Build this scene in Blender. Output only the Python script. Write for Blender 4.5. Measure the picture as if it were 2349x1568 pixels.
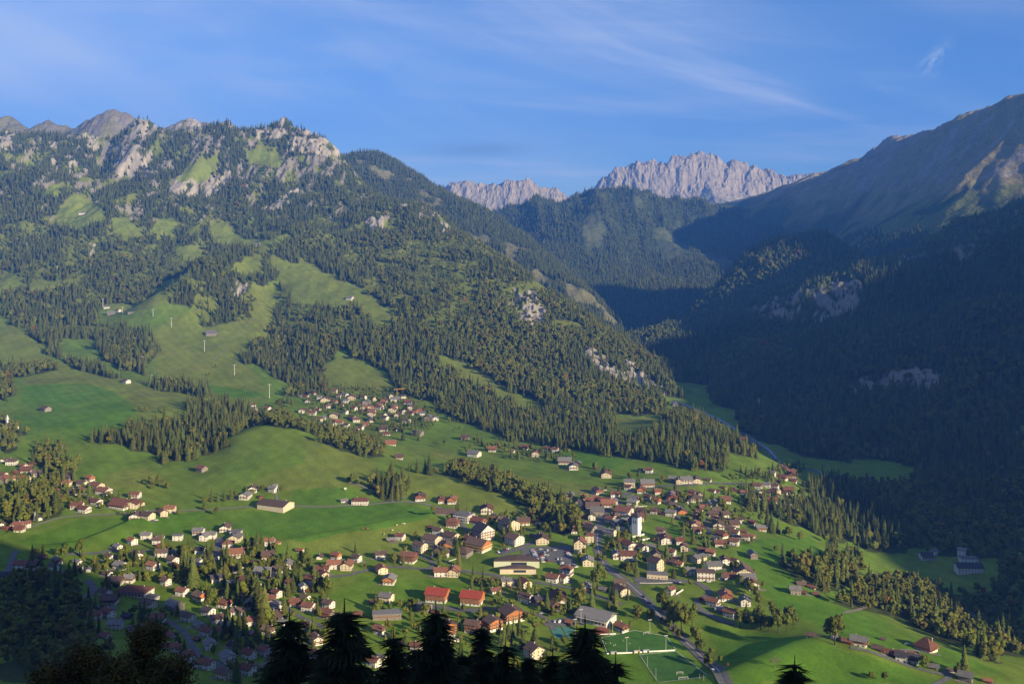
import bpy, math, random
import numpy as np
from mathutils import Vector
for _o in list(bpy.data.objects): bpy.data.objects.remove(_o)
R = math.radians
SC = bpy.context.scene
COL = SC.collection
# ---------------------------------------------------------------- camera
# measuring frame: 2349 x 1568 units, focal length F, level camera with a lens shift, eye at the origin
F, CX, HY = 2256.0, 1174.5, 548.0
cam = bpy.data.cameras.new('camera'); camo = bpy.data.objects.new('camera', cam); COL.objects.link(camo)
cam.sensor_fit = 'HORIZONTAL'; cam.sensor_width = 36.0; cam.lens = 36.0 * F / 2349.0
cam.shift_y = -(784.0 - HY) / 2349.0
cam.clip_start = 1.0; cam.clip_end = 60000.0
camo.location = (0, 0, 0); camo.rotation_euler = (R(90), 0, 0)
SC.camera = camo
# ---------------------------------------------------------------- light
SUN_AZ = R(49)      # behind the camera, to the right
SUN_EL = R(18.5)
SUND = Vector((math.sin(SUN_AZ) * math.cos(SUN_EL), -math.cos(SUN_AZ) * math.cos(SUN_EL), math.sin(SUN_EL)))
sl = bpy.data.lights.new('sun', 'SUN'); sl.energy = 5.0; sl.angle = R(0.5); sl.color = (1.0, 0.83, 0.54)
so = bpy.data.objects.new('sun', sl); COL.objects.link(so)
so.rotation_euler = (-SUND).to_track_quat('-Z', 'Y').to_euler(); so.location = (0, 0, 3000)
W = bpy.data.worlds.new('World'); SC.world = W; W.use_nodes = True
nt = W.node_tree; N = nt.nodes; L = nt.links; N.clear()
out = N.new('ShaderNodeOutputWorld'); bg = N.new('ShaderNodeBackground'); sky = N.new('ShaderNodeTexSky')
sky.sky_type = 'NISHITA'; sky.sun_disc = False; sky.sun_elevation = SUN_EL
sky.sun_rotation = math.pi - SUN_AZ; sky.altitude = 1200; sky.air_density = 1.0; sky.dust_density = 0.2; sky.ozone_density = 3.0
bg.inputs['Strength'].default_value = 0.055
tc = N.new('ShaderNodeTexCoord'); sep = N.new('ShaderNodeSeparateXYZ'); L.new(tc.outputs['Generated'], sep.inputs[0])
CLOUD = (7.0, 7.4, 8.3)
def wm(op, a, b=None, c=None, clamp=False):
    n = N.new('ShaderNodeMath'); n.operation = op; n.use_clamp = clamp
    for i, v in enumerate((a, b, c)):
        if v is None: continue
        if isinstance(v, (int, float)): n.inputs[i].default_value = v
        else: L.new(v, n.inputs[i])
    return n.outputs[0]
X_, Y_, Z_ = sep.outputs
az = wm('ARCTAN2', X_, Y_); el = wm('ARCSINE', Z_)
def layer(rot, sx, sy, scale, detail, rough, dist, lo, hi, off=0.0):
    c = N.new('ShaderNodeCombineXYZ'); L.new(az, c.inputs[0]); L.new(el, c.inputs[1]); c.inputs[2].default_value = off
    m = N.new('ShaderNodeMapping'); m.vector_type = 'TEXTURE'; m.inputs['Rotation'].default_value = (0, 0, R(rot)); m.inputs['Scale'].default_value = (1 / sx, 1 / sy, 1); L.new(c.outputs[0], m.inputs[0])
    n = N.new('ShaderNodeTexNoise'); n.inputs['Scale'].default_value = scale; n.inputs['Detail'].default_value = detail; n.inputs['Roughness'].default_value = rough; n.inputs['Distortion'].default_value = dist; L.new(m.outputs[0], n.inputs['Vector'])
    r = N.new('ShaderNodeMapRange'); r.interpolation_type = 'SMOOTHSTEP'; r.inputs[1].default_value = lo; r.inputs[2].default_value = hi; L.new(n.outputs[0], r.inputs[0]); return r.outputs[0]
def blob(a0, e0, ra, re, rot=0.0):     # soft patch of sky around one bearing and height
    dx = wm('SUBTRACT', az, a0); dy = wm('SUBTRACT', el, e0); c, s = math.cos(R(rot)), math.sin(R(rot))
    u_ = wm('DIVIDE', wm('ADD', wm('MULTIPLY', dx, c), wm('MULTIPLY', dy, s)), ra); v_ = wm('DIVIDE', wm('SUBTRACT', wm('MULTIPLY', dy, c), wm('MULTIPLY', dx, s)), re)
    return wm('EXPONENT', wm('MULTIPLY', wm('ADD', wm('MULTIPLY', u_, u_), wm('MULTIPLY', v_, v_)), -1.0))
streak = layer(-14, 2.6, 14.0, 1.0, 8, 0.58, 0.5, 0.42, 0.72)
flat_ = layer(-3, 2.2, 22.0, 1.0, 7, 0.55, 0.4, 0.46, 0.74, 3.3)
veil = layer(-8, 1.2, 4.5, 1.0, 5, 0.5, 0.3, 0.30, 0.75, 7.1)
clear = blob(0.30, 0.235, 0.16, 0.05, -18)
clear2 = blob(0.47, 0.15, 0.10, 0.05, -10)
band = blob(0.28, 0.155, 0.22, 0.035, -20)
low = blob(0.15, 0.085, 0.40, 0.05, 0)
left = blob(-0.25, 0.20, 0.45, 0.10, 4)
wisp = layer(30, 30, 45, 1.0, 5, .65, 1.2, .36, .66, 2.2)
puff = wm('ADD', wm('MULTIPLY', blob(0.407, 0.166, 0.013, 0.0055, 55), wisp), wm('MULTIPLY', blob(0.405, 0.160, 0.009, 0.006, 10), wm('MULTIPLY', wisp, 0.9)))
dark = blob(-0.035, 0.090, 0.050, 0.007, 2)
cl = wm('ADD', wm('MULTIPLY', streak, wm('MULTIPLY_ADD', band, 0.62, 0.24)), wm('MULTIPLY', flat_, wm('MULTIPLY_ADD', low, 0.60, 0.16)))
cl = wm('ADD', cl, wm('MULTIPLY', veil, wm('MULTIPLY_ADD', left, 0.55, 0.22)))
cl = wm('MULTIPLY', cl, wm('SUBTRACT', 1.0, wm('MULTIPLY', wm('ADD', clear, clear2, clamp=True), 0.85)))
cl = wm('ADD', cl, wm('MULTIPLY', puff, 0.8), clamp=True)
tint = N.new('ShaderNodeMix'); tint.data_type = 'RGBA'; tint.blend_type = 'MULTIPLY'; tint.inputs[0].default_value = 1
L.new(sky.outputs[0], tint.inputs[6]); tint.inputs[7].default_value = (0.62, 0.88, 1.24, 1)
cm = N.new('ShaderNodeMix'); cm.data_type = 'RGBA'
L.new(cl, cm.inputs[0]); L.new(tint.outputs[2], cm.inputs[6]); cm.inputs[7].default_value = (CLOUD[0], CLOUD[1], CLOUD[2], 1)
dk = N.new('ShaderNodeMix'); dk.data_type = 'RGBA'; L.new(wm('MULTIPLY', dark, 0.5), dk.inputs[0]); L.new(cm.outputs[2], dk.inputs[6]); dk.inputs[7].default_value = (CLOUD[0]*.32, CLOUD[1]*.42, CLOUD[2]*.55, 1)
L.new(dk.outputs[2], bg.inputs[0]); L.new(bg.outputs[0], out.inputs[0])
SC.view_settings.view_transform = 'Standard'; SC.view_settings.look = 'None'
SC.view_settings.exposure = 1.2; SC.view_settings.gamma = 1.0
SC.cycles.use_denoising = True
SC.cycles.max_bounces = 4; SC.cycles.diffuse_bounces = 2; SC.cycles.glossy_bounces = 1; SC.cycles.transmission_bounces = 1
SC.cycles.volume_bounces = 0; SC.cycles.transparent_max_bounces = 4
# ---------------------------------------------------------------- helpers
def tag(o, label=None, cat=None, group=None, kind=None):
    if label: o['label'] = label
    if cat: o['category'] = cat
    if group: o['group'] = group
    if kind: o['kind'] = kind
    return o
def hash2(ix, iy, s):
    h = (ix.astype(np.int64) * 374761393 + iy.astype(np.int64) * 668265263 + s * 974711) & 0xffffffff
    h = ((h ^ (h >> 13)) * 1274126177) & 0xffffffff
    return ((h ^ (h >> 16)) & 0xffff) / 65535.0
def vnoise(x, y, s=0):
    ix = np.floor(x); iy = np.floor(y); fx = x - ix; fy = y - iy
    fx = fx * fx * fx * (fx * (fx * 6 - 15) + 10); fy = fy * fy * fy * (fy * (fy * 6 - 15) + 10)
    ix = ix.astype(np.int64); iy = iy.astype(np.int64)
    a = hash2(ix, iy, s); b = hash2(ix + 1, iy, s); c = hash2(ix, iy + 1, s); d = hash2(ix + 1, iy + 1, s)
    return (a + (b - a) * fx) * (1 - fy) + (c + (d - c) * fx) * fy
def fbm(x, y, s=0, o=4, g=0.5):
    r = 0; a = 1; t = 0
    for i in range(o):
        r = r + a * (vnoise(x, y, s + i) * 2 - 1); t += a; a *= g; x = x * 2.03 + 17.1; y = y * 2.03 - 9.3
    return r / t
def ridged(x, y, s=0, o=4, g=0.5):
    r = 0; a = 1; t = 0
    for i in range(o):
        r = r + a * (1 - np.abs(vnoise(x, y, s + i) * 2 - 1)); t += a; a *= g; x = x * 2.03 + 5.1; y = y * 2.03 + 3.3
    return r / t
def W3(vx, vy, D):                # a measured direction and a distance -> place in the world
    return ((vx - CX) / F * D, D, -(vy - HY) / F * D)
def dens(line, step=90.0):
    o = []
    for a, b in zip(line[:-1], line[1:]):
        n = max(1, int(math.dist(a[:2], b[:2]) / step))
        for k in range(n): o.append(tuple(a[i] + (b[i] - a[i]) * k / n for i in range(3)))
    o.append(tuple(line[-1])); return o
class Field:
    """smooth height field through measured ground points"""
    def __init__(s, pts, x0, x1, y0, y1, st=16.0):
        pts = np.array(pts, float)
        key = np.round(pts[:, :2] / 12.0).astype(int); _, ii = np.unique(key, axis=0, return_index=True); pts = pts[ii]
        P = pts[:, :2]; n = len(P)
        A = np.zeros((n + 3, n + 3)); d = np.sqrt(((P[:, None] - P[None]) ** 2).sum(-1))
        A[:n, :n] = d - np.eye(n) * 6.0; A[:n, n] = 1; A[:n, n + 1:] = P / 1000; A[n, :n] = 1; A[n + 1:, :n] = P.T / 1000
        w = np.linalg.solve(A, np.concatenate([pts[:, 2], [0, 0, 0]]))
        s.x0, s.y0, s.st = x0, y0, st
        gx = np.arange(x0, x1 + st, st); gy = np.arange(y0, y1 + st, st)
        G = np.empty((len(gy), len(gx)), np.float32)
        wf = w[:n].astype(np.float32)
        for j, yy in enumerate(gy):
            dd = np.sqrt((gx[:, None] - P[None, :, 0]) ** 2 + (yy - P[None, :, 1]) ** 2).astype(np.float32)
            G[j] = dd @ wf + w[n] + w[n + 1] * gx / 1000 + w[n + 2] * yy / 1000
        s.G = G
    def __call__(s, x, y):       # cubic B-spline
        x = np.asarray(x, float); y = np.asarray(y, float)
        u = (x - s.x0) / s.st; v = (y - s.y0) / s.st
        u = np.clip(u, 1, s.G.shape[1] - 3.001); v = np.clip(v, 1, s.G.shape[0] - 3.001)
        i = u.astype(int); j = v.astype(int); fu = u - i; fv = v - j
        def wts(t): return ((1 - t) ** 3 / 6, (3 * t ** 3 - 6 * t ** 2 + 4) / 6, (-3 * t ** 3 + 3 * t ** 2 + 3 * t + 1) / 6, t ** 3 / 6)
        wu = wts(fu); wv = wts(fv); r = 0
        for b in range(4):
            q = 0
            for a in range(4): q = q + wu[a] * s.G[j + b - 1, i + a - 1]
            r = r + wv[b] * q
        return r
def inpoly(poly, x, y):
    x = np.asarray(x); y = np.asarray(y); r = np.zeros(x.shape, bool); n = len(poly)
    px_ = [p[0] for p in poly]; py_ = [p[1] for p in poly]
    bb = (x >= min(px_)) & (x <= max(px_)) & (y >= min(py_)) & (y <= max(py_))
    if not bb.any(): return r
    xs = x[bb]; ys = y[bb]; q = np.zeros(xs.shape, bool)
    for k in range(n):
        xa, ya = poly[k][:2]; xb, yb = poly[(k + 1) % n][:2]
        if ya == yb: continue
        q ^= ((ya > ys) != (yb > ys)) & (xs < (xb - xa) * (ys - ya) / (yb - ya) + xa)
    r[bb] = q; return r
def segdist(line, x, y):
    d = np.full(np.shape(x), 1e9)
    for a, b in zip(line[:-1], line[1:]):
        ax, ay = a[:2]; bx, by = b[:2]; ll = (bx - ax) ** 2 + (by - ay) ** 2 + 1e-9
        t = np.clip(((x - ax) * (bx - ax) + (y - ay) * (by - ay)) / ll, 0, 1)
        d = np.minimum(d, np.hypot(x - ax - t * (bx - ax), y - ay - t * (by - ay)))
    return d
# ---------------------------------------------------------------- measured ground: (u, v, distance) or (u, v, 'z', height)
def pt(p):
    if len(p) == 4: D = -p[3] * F / (p[1] - HY); return W3(p[0], p[1], D)
    return W3(*p)
def LN(*ps, step=110): return dens([pt(p) for p in ps], step)
G1 = []
# the hill under the camera, going down to the village
for xx in (-1200, -800, -450, -200, 0, 120, 240):
    for D, z in ((-500, 60), (-200, 30), (0, -4), (60, -50), (150, -112), (300, -205), (520, -300)):
        G1.append((xx * (0.5 + max(D, 0) / 800), D, z + abs(xx) * 0.0))
G1 += LN((0,1560,'z',-300),(400,1590,'z',-325),(800,1600,'z',-340),(1300,1600,'z',-345),(1640,1600,'z',-346),(1900,1600,'z',-343),(2349,1600,'z',-350))
G1 += LN((-300,1560,'z',-290),(-300,1300,'z',-310),(-300,1100,'z',-315)) + LN((0,1400,'z',-318),(250,1400,'z',-330),(500,1400,'z',-337),(800,1400,'z',-340),(1200,1400,'z',-342),(1500,1400,'z',-343),(1700,1400,'z',-345))
G1 += LN((0,1280,'z',-322),(300,1270,'z',-331),(600,1270,'z',-335),(900,1280,'z',-336),(1200,1280,'z',-338),(1460,1225,'z',-335),(1600,1300,'z',-341))
G1 += LN((50,1090,'z',-318),(150,1200,'z',-328),(350,1180,'z',-330),(630,1180,'z',-332),(900,1170,'z',-331),(1150,1190,'z',-333),(1350,1130,'z',-329),(1600,1105,'z',-326))
G1 += LN((700,1235,'z',-334),(850,1240,'z',-333),(950,1210,'z',-331))
# right meadow shoulder and the drop to the river
G1 += LN((1500,1180,'z',-332),(1650,1240,'z',-336),(1780,1320,'z',-341),(1900,1400,'z',-345),(2060,1440,'z',-349),(2200,1500,'z',-352))
G1 += LN((1700,1460,'z',-353),(1620,1440,'z',-350),(1600,1510,'z',-349)) + LN((1720,1545,'z',-341),(1820,1495,'z',-338),(1900,1478,'z',-337),(2000,1505,'z',-340),(2150,1550,'z',-344))
G1 += LN((1830,1240,'z',-346),(1900,1300,'z',-352),(1990,1370,'z',-362),(2100,1440,'z',-366),(2260,1500,'z',-362),(2349,1520,'z',-362))
G1 += LN((1560,850,'z',-322),(1640,930,'z',-348),(1700,990,'z',-362),(1790,1060,'z',-372),(1900,1110,'z',-380),(1960,1180,'z',-384),(2000,1290,'z',-390),(2100,1330,'z',-395),(2200,1400,'z',-399),(2349,1460,'z',-404),(2700,1560,'z',-410))
G1 += LN((1700,1140,'z',-345),(1780,1110,'z',-345),(1800,1080,'z',-352)) + LN((1850,1210,'z',-368),(1760,1180,'z',-350))
# right slope
G1 += LN((1620,870,'z',-338),(1690,935,'z',-350),(1850,1040,'z',-374),(2000,1060,'z',-381),(2100,1090,'z',-383),(2200,1200,'z',-383),(2349,1330,'z',-383),(2700,1480,'z',-380))
CREST_R = [(1440,800,2850),(1500,770,2950),(1550,725,3100),(1620,672,3250),(1700,608,3400),(1800,568,3350),(1880,555,3300),(1940,580,3150),(1990,606,3000),(2080,595,2900),(2140,560,2850),(2200,535,2800),(2300,500,2680),(2349,485,2600),(2600,380,2450),(2900,290,2300)]
G1 += LN(*CREST_R, step=80)
G1 += LN((1850,660,2720),(1950,655,2560),(2050,690,2480)) + LN((1700,780,2480),(1900,760,2330),(2100,740,2260),(2349,680,2130),(2700,600,1900))
G1 += LN((1600,850,2340),(1800,900,2120),(2050,880,2020),(2200,890,1900),(2349,900,1800),(2700,860,1650)) + LN((1900,1000,1810),(2150,1030,1640),(2349,1130,1420),(2700,1150,1300))
G1 += LN((2600,700,2700),(2900,700,3000)) 
for p in CREST_R[:14]:
    x, y, z = W3(*p); G1.append((x + 130, y + 430, min(z - 190, -150)));
# left settlement, meadows, dome
G1 += LN((-200,1000,'z',-300),(0,1010,'z',-303),(150,1000,'z',-304),(300,1010,'z',-306),(400,1030,1480),(500,1040,1450)) + LN((-200,870,1950),(30,880,1930),(150,870,1950),(300,872,1990),(400,885,2000),(500,900,1960),(620,905,1950))
G1 += LN((0,945,1700),(200,945,1690),(380,940,1720),(440,1000,1580)) + LN((150,1060,'z',-316),(300,1090,'z',-321),(460,1080,'z',-322))
G1 += LN((520,1010,1460),(560,985,1480),(620,972,1500),(690,985,1480),(760,1025,1410),(830,1060,1350),(880,1095,1300)) + LN((600,1050,1370),(700,1090,1310),(800,1120,1265)) + LN((500,1130,'z',-328),(700,1150,'z',-330),(850,1150,'z',-331))
G1 += LN((520,960,1700),(640,950,1700),(740,970,1720),(860,1010,1600),(930,1060,1450))
G1 += LN((700,930,1860),(850,900,2000),(930,890,2060)) + LN((780,985,1720),(900,985,1700),(1000,965,1750)) + LN((980,1020,1600),(1100,1010,1610),(1200,1040,1525),(1300,1065,1445),(1440,1085,1390))
G1 += LN((1030,1070,1425),(1150,1090,1390),(1280,1120,1310)) + LN((930,1100,1300),(1010,1100,1290),(1120,1120,1262),(1220,1160,1215)) + LN((900,1150,1235),(1000,1165,1215))
# left mountain
G1 += LN((-300,730,2500),(0,732,2500),(60,765,2360),(130,830,2150),(250,860,2060)) + LN((170,790,2330),(215,800,2320))
G1 += LN((340,840,2150),(450,850,2130),(600,860,2120),(750,860,2120),(880,850,2150)) + LN((350,760,2380),(480,768,2380),(600,760,2400),(640,760,2420)) + LN((300,800,2250),(250,790,2290))
G1 += LN((350,720,2500),(470,690,2580),(600,690,2600),(640,640,2780)) + LN((250,712,2600),(300,716,2610),(130,740,2560))
G1 += LN((-300,640,2850),(0,640,2800),(60,650,2780),(130,660,2760)) + LN((0,560,3100),(150,580,3050),(300,600,3000),(380,610,3020)) + LN((330,690,2720),(400,640,2900),(450,615,3020),(500,600,3130))
G1 += LN((400,690,2570),(430,650,2700),(520,610,2880),(620,580,3000),(690,545,3150)) # spur left of the shaded hollow
G1 += LN((640,600,2880),(700,625,2800),(800,675,2640),(880,735,2420)) + LN((800,760,2380),(700,800,2280)) 
G1 += LN((395,580,3200),(500,545,3290),(580,562,3240),(660,540,3230)) + LN((120,515,3300),(180,500,3340),(240,500,3340)) + LN((170,442,3560),(100,450,3550),(-300,470,3500)) + LN((300,520,3350),(350,500,3450))
G1 += LN((-300,400,3720),(0,402,3700),(100,410,3720),(250,410,3760),(380,455,3660),(440,450,3660),(500,445,3700),(600,480,3560),(690,435,3700)) + LN((300,460,3600),(450,490,3500),(600,520,3400),(750,500,3400))
G1 += LN((-300,330,4020),(0,345,3960),(60,350,3960),(200,355,3980),(240,385,3990),(300,345,3960),(350,350,3960),(440,400,3850),(510,380,3900),(560,395,3860),(640,360,3980),(700,350,3960),(770,375,3900))
CREST_L = [(-400,300,4250),(0,312,4200),(50,307,4200),(100,311,4200),(150,314,4220),(200,312,4200),(240,335,4250),(275,322,4200),(298,300,4150),(312,270,4150),(328,276,4150),(345,312,4200),(370,322,4250),(410,322,4250),(455,316,4250),(480,302,4200),(500,288,4150),(520,285,4150),(545,318,4200),(565,324,4200),(590,304,4200),(620,298,4200),(643,284,4150),(655,276,4150),(668,290,4120),(700,306,4100),(740,315,4080),(772,352,4050),(785,366,4050)]
G1 += LN(*CREST_L, step=70)
NOSE = [(785,368,4050),(815,420,3850),(860,452,3700),(900,468,3600),(960,474,3500),(1010,494,3350),(1040,532,3250),(1100,563,3100),(1170,605,2950),(1230,645,2800),(1300,693,2650),(1350,730,2540),(1400,775,2420),(1450,828,2300),(1490,865,2200),(1515,890,2130),(1528,915,2060)]
G1 += LN(*NOSE, step=70)
for p in CREST_L: 
    x, y, z = W3(*p); G1.append((x, y + 260, z - 150)); G1.append((x, y + 700, z - 330))
for p in NOSE[1:]:
    x, y, z = W3(*p); G1.append((x + 150, y + 240, max(z - 160, -345)))
for p in NOSE[3:12:2]:
    x, y, z = W3(*p); G1.append((x + 330, y + 560, max(z - 300, -335)))
G1 += LN((820,500,3350),(900,540,3180),(1000,580,2980)) + LN((760,580,3050),(900,640,2800),(1050,650,2730),(1150,680,2640)) + LN((900,740,2420),(1000,720,2460),(1150,760,2360),(1250,780,2330))
G1 += LN((985,810,2200),(1100,820,2210),(1250,860,2140),(1350,870,2110),(1430,890,2080)) + LN((1000,845,2120),(1100,885,2020),(1220,945,1880)) + LN((900,850,2130),(950,900,1980),(1050,960,1800),(1200,1000,1680))
G1 += LN((1220,920,1950),(1350,930,1920),(1450,930,1930),(1520,932,1980)) + LN((1380,965,1830),(1450,965,1830),(1520,960,1850))
G1 += LN((1300,1010,1600),(1450,1000,1600),(1560,955,1690),(1650,1000,1580),(1720,1048,1480),(1760,1092,1385)) + LN((1300,1045,1500),(1480,1065,1420),(1600,1090,1360),(1700,1110,1320))
G1 += [(x, y, z) for x, y, z in ((1100,2300,-345),(700,2500,-335),(600,2800,-325),(560,3100,-318),(900,3700,-200),(-200,5200,50),(1500,4300,-150),(3200,4200,0),(3600,2500,150),(-3200,4500,300),(-3000,1500,-290),(-2200,600,-200),(2600,700,-330))]
# unseen ridges right of and behind the viewpoint, shaped to shade valley and village
G1 += dens([(420,-430,300),(500,-374,309),(600,-125,245),(700,-52,250),(720,-30,189),(745,-7,90),(775,25,-20),(820,90,-150),(900,200,-260)], 60)
G1 += dens([(300,-300,170),(350,-150,110),(420,0,40),(480,100,-60),(560,220,-220)], 60)
G1 += dens([(1150,0,-120),(1300,130,-15),(1400,210,30),(1500,286,84),(1600,465,130),(1760,600,235),(1900,748,365),(2100,1090,462),(2230,1280,476),(2300,1366,487),(2400,1490,494),(2500,1630,560),(2600,1767,790),(2750,2000,860),(2950,2250,740),(3200,2600,480),(3400,3140,480)], 80)
G1 += dens([(1500,-300,0),(1900,200,150),(2300,600,300),(2700,1100,400),(3200,1700,700),(3700,2500,900)], 200) + dens([(800,420,-335),(1000,620,-345),(1250,900,-200),(1500,1200,-60),(1700,1500,60)], 100)
FX = (-3400, 4300, -600, 5200)
base1 = Field(G1, *FX)
SHIFTS = []
def rough(x, y, z):
    r = np.clip((z + 230) / 400, 0, 1)
    right = np.clip((x - 620 - (2500 - y) * 0.25) / 250, 0, 1) * np.clip((z + 372) / 40, 0, 1)
    return np.maximum(r, right * 0.8)
CRW = [W3(*p)[:2] for p in CREST_L + NOSE[1:]]
BUMPS = []      # (world line, height, width)
def ground(x, y):
    x = np.asarray(x, float); y = np.asarray(y, float)
    z = base1(x, y)
    r = rough(x, y, z); k_ = np.clip(segdist(CRW, x, y) / 260, 0.22, 1)
    z = z + r * k_ * (fbm(x / 300, y / 300, 3, 5) * 50 + (ridged(x / 190, y / 420, 11, 4) - 0.6) * 80 * np.clip((4500 - y) / 600, 0.35, 1)) + (1 - r) * fbm(x / 90, y / 90, 7, 3) * 1.3 * np.clip((y - 600) / 300, 0, 1)
    for ln, h, w in BUMPS:
        l_ = sorted(ln); far = y > np.interp(x, [q[0] for q in l_], [q[1] for q in l_])
        z = z + h * np.exp(-(segdist(ln, x, y) / np.where(far, w[0], w[1])) ** 2)
    return z
def at(us, vs, far=4600.0):
    """where the sight line through (u, v) first meets the ground"""
    us = np.atleast_1d(np.array(us, float)); vs = np.atleast_1d(np.array(vs, float))
    Ds = np.geomspace(560, far, 1500); best = np.full(us.shape, -1e9); res = np.zeros(us.shape); done = np.zeros(us.shape, bool)
    for c in range(0, len(us), 400):
        u = us[c:c+400, None]; v = vs[c:c+400, None]
        x = (u - CX) / F * Ds; z = -(v - HY) / F * Ds
        g = ground(x, np.broadcast_to(Ds, x.shape)) - z
        hit = g >= 0; k = hit.argmax(1); any_ = hit.any(1)
        gap = (g / Ds).argmax(1); k = np.where(any_, np.maximum(k, 1), np.maximum(gap, 1))
        ii = np.arange(len(k)); g0 = g[ii, k - 1]; g1 = g[ii, k]
        t = np.where(any_, np.clip(-g0 / np.where(np.abs(g1 - g0) < 1e-9, 1, g1 - g0), 0, 1), 1.0)
        res[c:c+400] = Ds[k - 1] + (Ds[k] - Ds[k - 1]) * t
    x = (us - CX) / F * res; return np.stack([x, res, ground(x, res)], 1)
def poly(pts, step=22.0):        # traced outline laid down on the ground as a world polygon
    d = []
    for a, b in zip(pts, pts[1:] + pts[:1]):
        n = max(1, int(math.dist(a, b) / step))
        for k in range(n): d.append((a[0] + (b[0] - a[0]) * k / n, a[1] + (b[1] - a[1]) * k / n))
    r = at([p[0] for p in d], [p[1] for p in d]); return [tuple(q) for q in r[:, :2]]
# ---------------------------------------------------------------- terraces and hillocks
def _wl(*uv): return [tuple(q) for q in at([a for a, b in uv], [b for a, b in uv])[:, :2]]
_b = [(_wl((655,1250),(720,1238),(800,1222),(880,1206),(960,1194),(1000,1186)), 6.5, (6.5, 34.0)), (_wl((350,1183),(300,1202),(240,1228),(175,1252)), 5.5, (6.0, 26.0)),
      (_wl((395,695),(450,645),(520,607),(620,580),(700,546)), 42.0, (55.0, 100.0)), (_wl((236,336),(232,365),(225,395)), -45.0, (40.0, 40.0)), (_wl((700,880),(650,800),(640,720),(625,660)), -16.0, (45.0, 45.0)),
      (_wl((1690,1552),(1760,1520),(1830,1490),(1890,1478),(1960,1492)), 7.0, (19.0, 34.0)), (_wl((1560,1240),(1640,1290),(1700,1340)), 3.0, (9.0, 18.0))]
BUMPS.extend(_b)
# ---------------------------------------------------------------- land cover, outlines laid on the ground
FOREST = [
 [(640,600),(900,560),(1050,540),(1200,628),(1350,735),(1450,830),(1522,905),(1528,945),(1400,955),(1420,975),(1380,1000),(1290,1010),(1170,1010),(1050,965),(1000,930),(920,905),(890,870),(880,840),(820,830),(780,800),(740,850),(700,870),(650,880),(600,840),(550,830),(550,800),(620,780),(625,720),(640,680)],
 [(1290,985),(1400,970),(1420,1000),(1480,1005),(1500,965),(1560,945),(1620,965),(1690,1015),(1735,1050),(1680,1040),(1640,1085),(1600,1085),(1500,1060),(1440,1050),(1300,1035),(1200,1010)],
 [(0,560),(200,600),(400,590),(560,620),(620,640),(600,700),(560,740),(460,750),(450,700),(380,700),(330,700),(230,700),(220,740),(340,760),(360,800),(340,830),(330,860),(260,840),(230,810),(215,780),(130,775),(140,820),(220,840),(270,868),(250,870),(150,835),(100,800),(60,760),(0,725)],
 [(215,1005),(300,985),(420,970),(430,925),(520,925),(600,960),(560,985),(530,1000),(520,1030),(440,1060),(370,1065),(330,1040)],
 [(340,885),(420,880),(490,905),(470,912),(360,895)],
 [(570,955),(640,950),(720,985),(830,1010),(890,1045),(860,1050),(760,1028),(680,985),(600,975)],
 [(860,1095),(930,1090),(925,1140),(880,1140)],
 [(1020,1072),(1060,1066),(1180,1105),(1250,1135),(1310,1155),(1330,1220),(1290,1230),(1220,1190),(1160,1130),(1080,1110),(1030,1088)],
 [(75,1030),(130,1025),(170,1090),(130,1115),(90,1080)],
 [(20,1125),(120,1115),(135,1180),(60,1200),(0,1225),(0,1150)],
 [(0,875),(25,880),(30,900),(0,930)],[(0,960),(45,985),(40,1040),(0,1030)],[(0,845),(120,835),(120,850),(50,865),(0,870)],
 [(0,1335),(110,1325),(210,1345),(190,1430),(250,1500),(270,1568),(0,1568)],
 [(1700,1150),(1840,1150),(1870,1110),(1960,1130),(2060,1200),(2120,1250),(1990,1260),(1960,1250),(1900,1240),(1830,1200),(1720,1170)],
 [(1790,1290),(1850,1290),(1960,1265),(1990,1290),(1940,1340),(1890,1350),(1830,1330)],
 [(1900,1380),(1990,1330),(2080,1320),(2150,1360),(2200,1420),(2260,1480),(2230,1490),(2150,1470),(2080,1420),(1960,1400)],
 [(2250,1500),(2349,1480),(2349,1505),(2270,1510)],
 [(1455,800),(1600,690),(1800,575),(1880,560),(1990,610),(2349,492),(2349,1420),(2150,1330),(2130,1260),(2200,1250),(2100,1200),(2090,1110),(2095,1080),(2050,1060),(1850,1050),(1700,990),(1690,945),(1620,930),(1620,880),(1530,870)],
 [(1850,1105),(1905,1108),(2095,1112),(2200,1190),(2349,1300),(2349,1465),(2230,1430),(2140,1350),(2105,1300),(2130,1255),(2060,1195),(1960,1130)],
 [(2000,1325),(2100,1335),(2200,1425),(2349,1470),(2349,1492),(2200,1480),(2080,1405)],
 [(690,880),(740,860),(800,870),(860,880),(700,905),(650,905)],
]
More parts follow.
